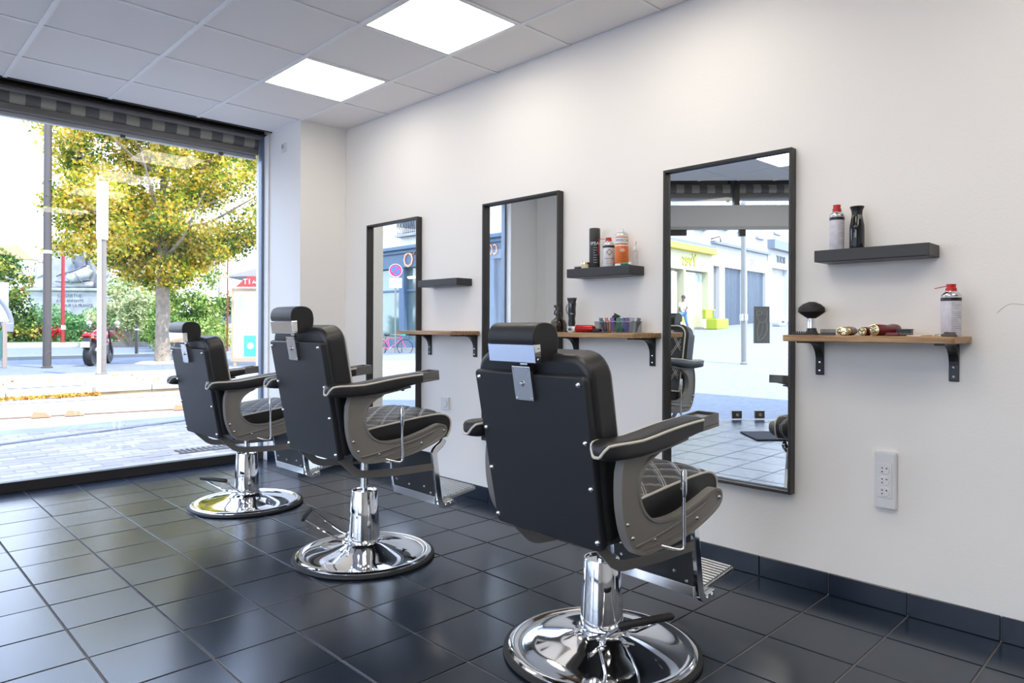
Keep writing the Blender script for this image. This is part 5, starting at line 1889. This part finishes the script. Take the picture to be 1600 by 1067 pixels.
# ================================================================== reflected side street
# dark blue corner shop (its front faces +X)
BX = -16.8
t = thing('blue_shopfront', 'dark blue corner shop reflected in the two farther mirrors', 'shop', (BX, 19.2, gz(-16.8, 25)))
M_BLUE = mat('blue shop paint', (.07, .12, .19), .5)
M_CREAM = mat('cream render', (.72, .69, .63), .85)
def fb_(name, d0, d1, y0, y1, z0, z1, m, parent=None, bevel=0.):
    return obj(name, bx(d0, d1, y0, y1, z0, z1), m, parent or t, bevel=bevel)
fb_('upper_wall', -6, 0, 0, 22, 4.95, 11.5, M_CREAM)
fb_('wall_core', -6, -.35, .1, 22, 0, 4.95, mat('shop dark inside', (.06, .07, .08), .8))
fb_('sign_band', -.35, .10, 0, 22, 4.05, 4.88, M_BLUE)
fb_('cornice', -.3, .35, -.1, 22, 4.88, 5.06, M_BLUE, bevel=.03)
fb_('cornice_step', -.3, .2, 0, 22, 4.72, 4.88, M_BLUE, bevel=.02)
fb_('stall_riser', -.35, .05, 2.0, 22, 0, .55, M_BLUE)
y = .0
for k, (y0, y1) in enumerate(((0, .95), (2.0, 2.3), (5.1, 5.4), (8.4, 8.8), (11.5, 11.9), (14.8, 15.1), (18, 18.3))):
    fb_('pilaster', -.35, .08, y0, y1, 0, 4.05, M_BLUE, bevel=.02)
M_SHOPG = mat('shop glass reflective', (.16, .22, .22), .05, spec=1.0, metal=.35)
prev = 2.3
for y1 in (5.1, 8.4, 11.5, 14.8, 18.0):
    fb_('shop_window', -.25, -.20, prev, y1, .55, 4.05, M_SHOPG)
    fb_('window_bar', -.22, -.10, prev, y1, 2.9, 3.0, M_BLUE)
    prev = y1 + .4
fb_('shop_door', -.2, -.12, .95, 2.0, 0, 4.05, mat('shop door blue', (.09, .14, .2), .4))
for k in range(4):
    yy0 = 3.0 + 4.3 * k
    f = fb_('window', -.02, .06, yy0, yy0 + 1.25, 5.6, 8.3, M_WHITE)
    fb_('pane', .06, .07, yy0 + .1, yy0 + 1.15, 5.7, 8.2, mat('far window glass'), f)
    bal = newbm()
    for q in range(10):
        tube(bal, [(.30, yy0 - .05 + q * .15, 5.62), (.30, yy0 + .02 + q * .15, 6.45)], .02, 5)
    tube(bal, [(.30, yy0 - .15, 6.45), (.30, yy0 + 1.4, 6.45)], .03, 6)
    for q in range(5):
        tube(bal, [(.30, yy0 + .1 + q * .27 + .09 * math.cos(a * PI / 5), 6.05 + .16 * math.sin(a * PI / 5)) for a in range(10)], .018, 4, True)
    fb_('balcony_slab', -.0, .36, yy0 - .2, yy0 + 1.45, 5.50, 5.60, M_STONE)
    obj('balcony_railing', bal, M_BLACK, t)
M_COP = mat('copper lettering', (.62, .30, .18), .35, metal=.5)
TXM = lambda y_, z_: T((.12, y_, z_)) @ R(PI / 2, 'Z') @ R(PI / 2, 'X')
text('lettering', 'COI', .64, TXM(2.08, 4.40) @ Matrix.Diagonal((.62, 1, 1, 1)), M_COP, t, .03)
text('lettering', 'O', 1.05, TXM(7.95, 4.36), M_COP, t, .03)
obj('letter_swash', tb([(.16, 7.55, 4.62), (.16, 7.35, 4.80), (.16, 7.0, 4.84)], .04, 6), M_COP, t)
obj('indoor_lamp', lt([(0, 0), (.25, 0), (.3, .1), (0, .15)], 14, (-.19, 8.0, 3.5)), mat('warm lamp', (.9, .8, .5), .5, emit=(1, .85, .5), es=1.2), t)
# no-parking sign
sx_, sy_ = -13.84, 24.13
t = thing('parking_sign', 'round blue and red no-parking sign reflected in the farthest mirror', 'sign', (sx_, sy_, gz(sx_, sy_)), 0)
obj('pole', lt([(.035, 0), (.035, 3.75)], 12), mat('galvanised pole', (.22, .22, .21), .4, metal=.5), t, smooth=True)
aim = math.atan2(0 - sy_, 0 + .5 - sx_)
SM = T((0, 0, 3.42 + .10)) @ R(aim, 'Z')
def disc(nm, r, x0, x1, m, parent):
    b = lt([(0, x0), (r, x0), (r, x1), (0, x1)], 36, (0, 0, 0), 'X')
    bmesh.ops.transform(b, matrix=SM, verts=b.verts)
    return obj(nm, b, m, parent)
d = disc('disc', .27, .04, .055, M_WHITE, t)
disc('red_ring', .255, .055, .058, mat('sign red', (.62, .01, .09), .4), d)
disc('blue_field', .185, .058, .061, mat('sign blue', (.02, .13, .62), .4), d)
b = bx(.061, .064, -.030, .030, -.20, .20)
bmesh.ops.transform(b, matrix=SM @ R(PI / 4, 'X'), verts=b.verts)
obj('slash', b, mat('sign red'), d)
for z0, z1, nm in ((-.50, -.32, 'upper_plate'), (-.73, -.53, 'lower_plate')):
    b = bx(.04, .05, -.26, .26, z0, z1)
    bmesh.ops.transform(b, matrix=SM, verts=b.verts)
    p_ = obj(nm, b, M_WHITE, t)
    if nm == 'upper_plate':
        text('lettering', 'LIVRAISONS', .075, SM @ T((.052, 0, -.41)) @ R(PI / 2, 'Z') @ R(PI / 2, 'X'), M_INK, p_, .002)
    else:
        text('lettering', 'v', .12, SM @ T((.052, 0, -.62)) @ R(PI / 2, 'Z') @ R(PI / 2, 'X'), M_INK, p_, .002)
# bicycle leaning on the sign pole
A0 = Vector((-13.40, 24.45, 0))
A1 = Vector((-14.25, 23.80, 0))
dd = (A1 - A0)
t = thing('bicycle', 'pink bicycle locked to the no-parking sign pole', 'bicycle', (A0.x + .08, A0.y + .1, gz(A0.x, A0.y) + .0), math.atan2(dd.y, dd.x))
Lw = 1.07
r_w = .335
def bwheel(x):
    w_ = obj('wheel', tb([(x + (r_w - .018) * math.cos(k * PI / 16), 0, r_w + (r_w - .018) * math.sin(k * PI / 16)) for k in range(32)], .018, 6, True), M_RUBBER, t, smooth=True)
    rb_ = newbm()
    for k in range(14):
        a = 2 * PI * k / 14
        tube(rb_, [(x, 0, r_w), (x + (r_w - .03) * math.cos(a), 0, r_w + (r_w - .03) * math.sin(a))], .003, 4)
    obj('spokes', rb_, M_STEEL, w_)
bwheel(0)
bwheel(Lw)
M_PINK = mat('pink bicycle frame', (.70, .06, .16), .35)
M_TEAL = mat('teal crate', (.02, .38, .34), .5)
fbm = newbm()
for a_, b_ in (((0, .335), (.43, .29)), ((.43, .29), (.34, .80)), ((0, .335), (.36, .70)), ((.43, .29), (.92, .66)), ((.36, .72), (.90, .74)), ((.88, .80), (Lw, .335))):
    tube(fbm, [(a_[0], 0, a_[1]), (b_[0], 0, b_[1])], .018, 8)
obj('frame', fbm, M_PINK, t, smooth=True)
obj('saddle', lt([(0, .20), (.05, .22), (.07, .30), (.03, .42), (0, .46)], 12, (0, 0, .86), 'X'), M_BLACK, t, smooth=True)
obj('handlebar', tb([(.80, -.27, .98), (.88, -.12, 1.0), (.88, .12, 1.0), (.80, .27, .98)], .014, 8), M_CHROME, t, smooth=True)
obj('crank', tb([(.34, -.06, .22), (.43, -.06, .29), (.43, .06, .29), (.52, .06, .36)], .012, 6), M_STEEL, t)
obj('rear_mudguard', tb([((r_w + .03) * math.cos(a), 0, r_w + (r_w + .03) * math.sin(a)) for a in [k * PI / 10 + .3 for k in range(9)]], .014, 6), M_PINK, t)
obj('basket', bx(.90, 1.18, -.15, .15, .82, 1.04), M_TEAL, t, bevel=.02)
t = thing('rack_post', 'short grey bicycle rack hoop behind the pink bicycle', 'rack', (-14.0, 24.5, gz(-14, 24.5)), .6)
obj('hoop', tb([(-.35, 0, 0), (-.35, 0, .75), (-.25, 0, .85), (.25, 0, .85), (.35, 0, .75), (.35, 0, 0)], .028, 8), M_GREY, t, smooth=True)

# shops facing the chamfered entrance (front along -X, reflected in the nearest mirror)
FD = Vector((-.992, .127, 0)).normalized()
F0 = Vector((-17.0, 17.85, 0))
fang = math.atan2(FD.y, FD.x)
def shop_z(d):
    p = F0 + FD * d
    return gz(p.x, p.y - .5)
def shop(name, label, d0, d1, cat='shop'):
    p = F0 + FD * d0
    t = thing(name, label, cat, (p.x, p.y, shop_z((d0 + d1) / 2) - .25), fang)
    return t
# local x along the street, local +y is back towards +Y?  FD rotated +90 deg points to -Y side, i.e. towards the street
M_WREN = mat('white render', (.48, .475, .47), .85)
M_YEL = mat('lemon yellow paint', (.50, .46, .03), .5)
M_CRM = mat('cream yellow shop', (.48, .46, .30), .6)
M_SHUT = mat('grey blue shutter', (.12, .155, .20), .5, metal=.3)
def sb(t, name, x0, x1, y0, y1, z0, z1, m, parent=None, bevel=0.):
    return obj(name, bx(x0, x1, y0, y1, z0, z1), m, parent or t, bevel=bevel)
def wins(t, L, z0, z1, n):
    for k in range(n):
        x = L * (k + .5) / n
        f = sb(t, 'window', x - .55, x + .55, -.02, .06, z0, z1, M_WHITE)
        sb(t, 'pane', x - .45, x + .45, .06, .07, z0 + .1, z1 - .1, mat('far window glass'), f)
        sb(t, 'window_sill', x - .7, x + .7, 0, .2, z0 - .15, z0, M_STONE)
# 1 side house of the blue corner (mostly hidden)
t = shop('corner_house', 'narrow plain white house between blue corner shop and yellow shop', 6.6, 8.58, 'house')
sb(t, 'wall', 0, 1.98, -6, 0, 0, 11, M_WREN)
wins(t, 1.98, 5.6, 7.6, 1)
f = sb(t, 'shop_window', .4, 1.6, 0, .05, .8, 3.4, M_SHOPG)
# 2 yellow shop
t = shop('yellow_shop', 'white shop with lemon yellow cornice reflected in the nearest mirror', 8.6, 14.8)
L = 6.2
sb(t, 'wall', 0, L, -6, -.4, 0, 10.5, M_WREN)
sb(t, 'upper_wall', 0, L, -.4, 0, 4.6, 10.5, M_WREN)
sb(t, 'yellow_cornice', 0, L, -.05, .4, 4.3, 4.62, M_YEL, bevel=.03)
sb(t, 'blue_ledge', 0, L, 0, .3, 4.62, 4.8, mat('slate ledge', (.16, .19, .24), .6))
sb(t, 'sign_board', 0, L, -.4, .08, 3.35, 4.3, M_CRM)
text('lettering', 'Yves', .95, T((3.2, .10, 3.85)) @ R(PI, 'Z') @ R(PI / 2, 'X'), mat('yellow green letters', (.55, .52, .05), .5), t, .03)
sb(t, 'frame_pillar', 0, .3, -.4, .1, 0, 3.35, M_CRM)
sb(t, 'frame_pillar', L - .6, L, -.4, .1, 0, 3.35, M_CRM)
sb(t, 'frame_pillar', 2.55, 2.75, -.4, .1, 0, 3.35, M_CRM)
sb(t, 'display_window', 2.75, L - .6, -.3, -.25, 1.0, 3.3, mat('bright display glass', (.45, .52, .52), .15, noise=(3, .35)))
sb(t, 'stall_riser', 2.75, L - .6, -.3, .05, 0, 1.0, M_CRM)
sb(t, 'door_glass', .3, 1.9, -.3, -.25, 0, 3.3, mat('shop door glass', (.25, .27, .25), .2, noise=(2, .3)))
sb(t, 'yellow_board', 2.1, 2.5, .0, .12, 0, 1.5, M_YEL)
sb(t, 'white_door_leaf', 1.3, 1.9, -.1, .0, 0, 3.2, M_WREN)
wins(t, L, 5.7, 7.7, 2)
# 3 shutters building
t = shop('shuttered_shop', 'white shop with two grey blue roller shutters', 14.8, 24.2)
L = 9.4
sb(t, 'wall', 0, L, -6, -.3, 0, 10.5, M_WREN)
sb(t, 'upper_wall', 0, L, -.3, 0, 3.55, 10.5, M_WREN)
sb(t, 'ledge', 0, L, 0, .25, 4.75, 4.9, mat('slate ledge'))
for a_, b_ in ((0, .35), (1.25, 2.0), (4.9, 5.6), (9.0, 9.4)):
    sb(t, 'pillar', a_, b_, -.3, .02, 0, 3.55, M_WREN)
sb(t, 'dark_doorway', .35, 1.25, -.28, -.22, 0, 3.5, mat('dark doorway', (.18, .19, .18), .5))
for a_, b_ in ((2.0, 4.9), (5.6, 9.0)):
    s_ = sb(t, 'shutter', a_, b_, -.28, -.20, 0, 3.55, M_SHUT)
    n = int((b_ - a_) / .21)
    for k in range(n):
        x = a_ + (b_ - a_) * (k + .5) / n
        sb(t, 'shutter_slat', x - .06, x + .06, -.20, -.155, .05, 3.5, M_SHUT, s_)
text('lettering', 'SIES', .55, T((6.6, .02, 4.1)) @ R(PI, 'Z') @ R(PI / 2, 'X'), mat('pale grey letters', (.45, .45, .47), .5), t, .03)
wins(t, L, 5.8, 7.6, 3)
obj('lamp_bracket', tb([(.1, 0, 5.0), (.1, .5, 5.1), (.1, .55, 4.8)], .04, 6), M_BLACK, t)
# 4 right building
t = shop('grey_shop', 'pale grey shop with a window poster, right of the shutters', 24.2, 38)
L = 13.8
sb(t, 'wall', 0, L, -6, -.3, 0, 11, M_WREN)
sb(t, 'upper_wall', 0, L, -.3, .05, 3.9, 11, M_WREN)
sb(t, 'slate_canopy', 0, L, 0, .5, 5.1, 5.7, mat('slate ledge'))
text('lettering', 'BOUT', .7, T((2.6, .07, 4.5)) @ R(PI, 'Z') @ R(PI / 2, 'X'), mat('dark letters', (.10, .11, .12), .5), t, .03)
for a_, b_ in ((0, .8), (4.2, 5), (8.6, 9.4), (13, 13.8)):
    sb(t, 'pillar', a_, b_, -.3, .05, 0, 3.9, mat('pale grey shop paint', (.48, .52, .53), .6))
for a_, b_ in ((.8, 4.2), (5, 8.6), (9.4, 13)):
    sb(t, 'shop_window', a_, b_, -.3, -.24, .7, 3.5, mat('bright display glass'))
    sb(t, 'stall_riser', a_, b_, -.3, -.1, 0, .7, M_WREN)
sb(t, 'poster', 1.3, 2.3, -.24, -.21, .9, 3.0, M_WHITE)
sb(t, 'poster_print', 1.5, 2.1, -.21, -.20, 1.2, 2.6, mat('grey photo print'))
wins(t, L, 6.3, 8.3, 4)

# bench planter in front of the yellow shop
p = F0 + FD * 12.4 + Vector((0, -1.1, 0))
t = thing('planter', 'yellow-green planter box on the pavement before the yellow shop', 'planter', (p.x, p.y, gz(p.x, p.y)), fang)
M_LIME = mat('lime paint', (.30, .36, .02), .5)
sb(t, 'tub', 0, 1.6, -.3, .3, 0, .55, M_LIME, bevel=.05)
sb(t, 'back_box', .0, 1.3, -.5, -.3, .55, 1.05, M_LIME, bevel=.03)
sb(t, 'sign_plate', .9, 1.25, -.29, -.27, .62, .98, mat('dark sign plate', (.15, .17, .17), .5))
# litter bin post and pole
plx, ply = -12.05, 7.7
t = pole('lamp_post', 'slim grey street pole reflected through the entrance doors', plx, ply, gz(plx, ply), .058, 7.0, mat('galvanised pole'), 'pole')
obj('collar', lt([(.09, 0), (.09, .15)], 16, (0, 0, 1.0)), M_STEEL, t)

# small litter and stone blocks on the street
for k, (d, off) in enumerate(((17.0, -3.2), (18.6, -4.4), (21.0, -2.6))):
    p = F0 + FD * d + Vector((0, off, 0))
    t = thing('stone_block', ('low pale stone block before the doorway', 'flat grey slab lying in the sunny street', 'low block beside the right shutter')[k], 'block', (p.x, p.y, gz(p.x, p.y)), k * .4)
    obj('block', bx(-.5, .5, -.2, .2, 0, .16), M_STONE, t, bevel=.03)

# ------------------------------------------------------------------ passer-by (reflected)
pp_ = Vector((-27.0, 18.55, 0))
g0 = gz(pp_.x, pp_.y)
t = thing('person', 'person in white top and blue jeans walking past the yellow shop', 'person', (pp_.x, pp_.y, g0), fang + PI)
def skin(name, verts, edges, radii, m, parent, root=0, sub=2):
    me = bpy.data.meshes.new(name)
    me.from_pydata(verts, edges, [])
    me.materials.append(m)
    o = bpy.data.objects.new(name, me)
    COL.objects.link(o)
    o.parent = parent
    md = o.modifiers.new('skin', 'SKIN')
    md.use_smooth_shade = True
    sv = me.skin_vertices[0].data if me.skin_vertices else None
    if sv is None:
        bm__ = bmesh.new()
        bm__.from_mesh(me)
        bm__.verts.layers.skin.verify()
        bm__.to_mesh(me)
        bm__.free()
        sv = me.skin_vertices[0].data
    for i, r in enumerate(radii):
        rr = r if isinstance(r, tuple) else (r, r)
        sv[i].radius = rr
        sv[i].use_root = (i == root)
    s = o.modifiers.new('sub', 'SUBSURF')
    s.levels = sub
    s.render_levels = sub
    return o
V = [(0, 0, .93), (0, 0, 1.12), (0, 0, 1.36), (.01, 0, 1.48), (.03, 0, 1.54), (.04, 0, 1.63), (.03, 0, 1.72),
     (.03, .09, .88), (.20, .10, .50), (.12, .10, .09), (.24, .10, .03),
     (-.02, -.09, .88), (-.10, -.10, .50), (-.34, -.10, .17), (-.26, -.10, .06),
     (0, .17, 1.40), (-.06, .22, 1.13), (.08, .23, .92), (.13, .22, .84),
     (0, -.17, 1.40), (.04, -.22, 1.13), (.22, -.20, 1.05), (.29, -.17, 1.06),
     (.16, .215, .80), (.155, .235, .79), (.15, .20, .79), (.17, .20, .86), (.35, -.16, 1.07), (.345, -.18, 1.05), (.34, -.145, 1.05), (.31, -.14, 1.09)]
E = [(0, 1), (1, 2), (2, 3), (3, 4), (4, 5), (5, 6), (0, 7), (7, 8), (8, 9), (9, 10), (0, 11), (11, 12), (12, 13), (13, 14), (2, 15), (15, 16), (16, 17), (17, 18),
     (2, 19), (19, 20), (20, 21), (21, 22), (18, 23), (18, 24), (18, 25), (18, 26), (22, 27), (22, 28), (22, 29), (22, 30)]
RR = [.13, .12, .14, .055, .055, .088, .075, .09, .062, .04, .035, .09, .062, .04, .035, .055, .042, .030, .028, .055, .042, .030, .028] + [.010] * 8
M_SKINM = mat('brown skin', (.16, .08, .05), .6)
body = skin('body', V, E, RR, M_SKINM, t)
skin('white_top', [(0, 0, .88), (0, 0, 1.12), (0, 0, 1.36), (.01, 0, 1.44), (0, .17, 1.40), (-.05, .215, 1.18), (0, -.17, 1.40), (.035, -.215, 1.18)],
     [(0, 1), (1, 2), (2, 3), (2, 4), (4, 5), (2, 6), (6, 7)], [.155, .145, .165, .07, .08, .065, .08, .065], M_WHITE, body)
skin('blue_jeans', [(0, 0, .95), (.03, .09, .86), (.20, .10, .50), (.13, .10, .13), (-.02, -.09, .86), (-.10, -.10, .50), (-.33, -.10, .20)],
     [(0, 1), (1, 2), (2, 3), (0, 4), (4, 5), (5, 6)], [.14, .105, .075, .055, .105, .075, .055], mat('blue denim', (.10, .22, .45), .8), body)
hb = newbm()
bmesh.ops.create_icosphere(hb, subdivisions=3, radius=.115, matrix=T((-.0, 0, 1.68)) @ Matrix.Diagonal((.95, .9, 1.02, 1)))
bmesh.ops.create_icosphere(hb, subdivisions=2, radius=.06, matrix=T((-.12, 0, 1.70)))
obj('hair', hb, M_BLACK, body, smooth=True)
fc = newbm()
for s in (-1, 1):
    bmesh.ops.create_icosphere(fc, subdivisions=1, radius=.011, matrix=T((.118, s * .033, 1.655)))
obj('eyes', fc, M_WHITE, body)
fc = newbm()
bmesh.ops.create_icosphere(fc, subdivisions=1, radius=.018, matrix=T((.13, 0, 1.63)) @ Matrix.Diagonal((1, .7, 1.3, 1)))
obj('nose', fc, M_SKINM, body)
obj('mouth', bx(.112, .122, -.022, .022, 1.590, 1.598), mat('lips', (.25, .07, .06), .5), body)
for s in (1, -1):
    x_, z_ = ((.13, .0), (-.33, .07))[0 if s > 0 else 1]
    so_ = obj('shoe', bx(x_ - .06, x_ + .20, s * .10 - .045, s * .10 + .045, z_, z_ + .075, None), M_RUBBER, body, bevel=.025)
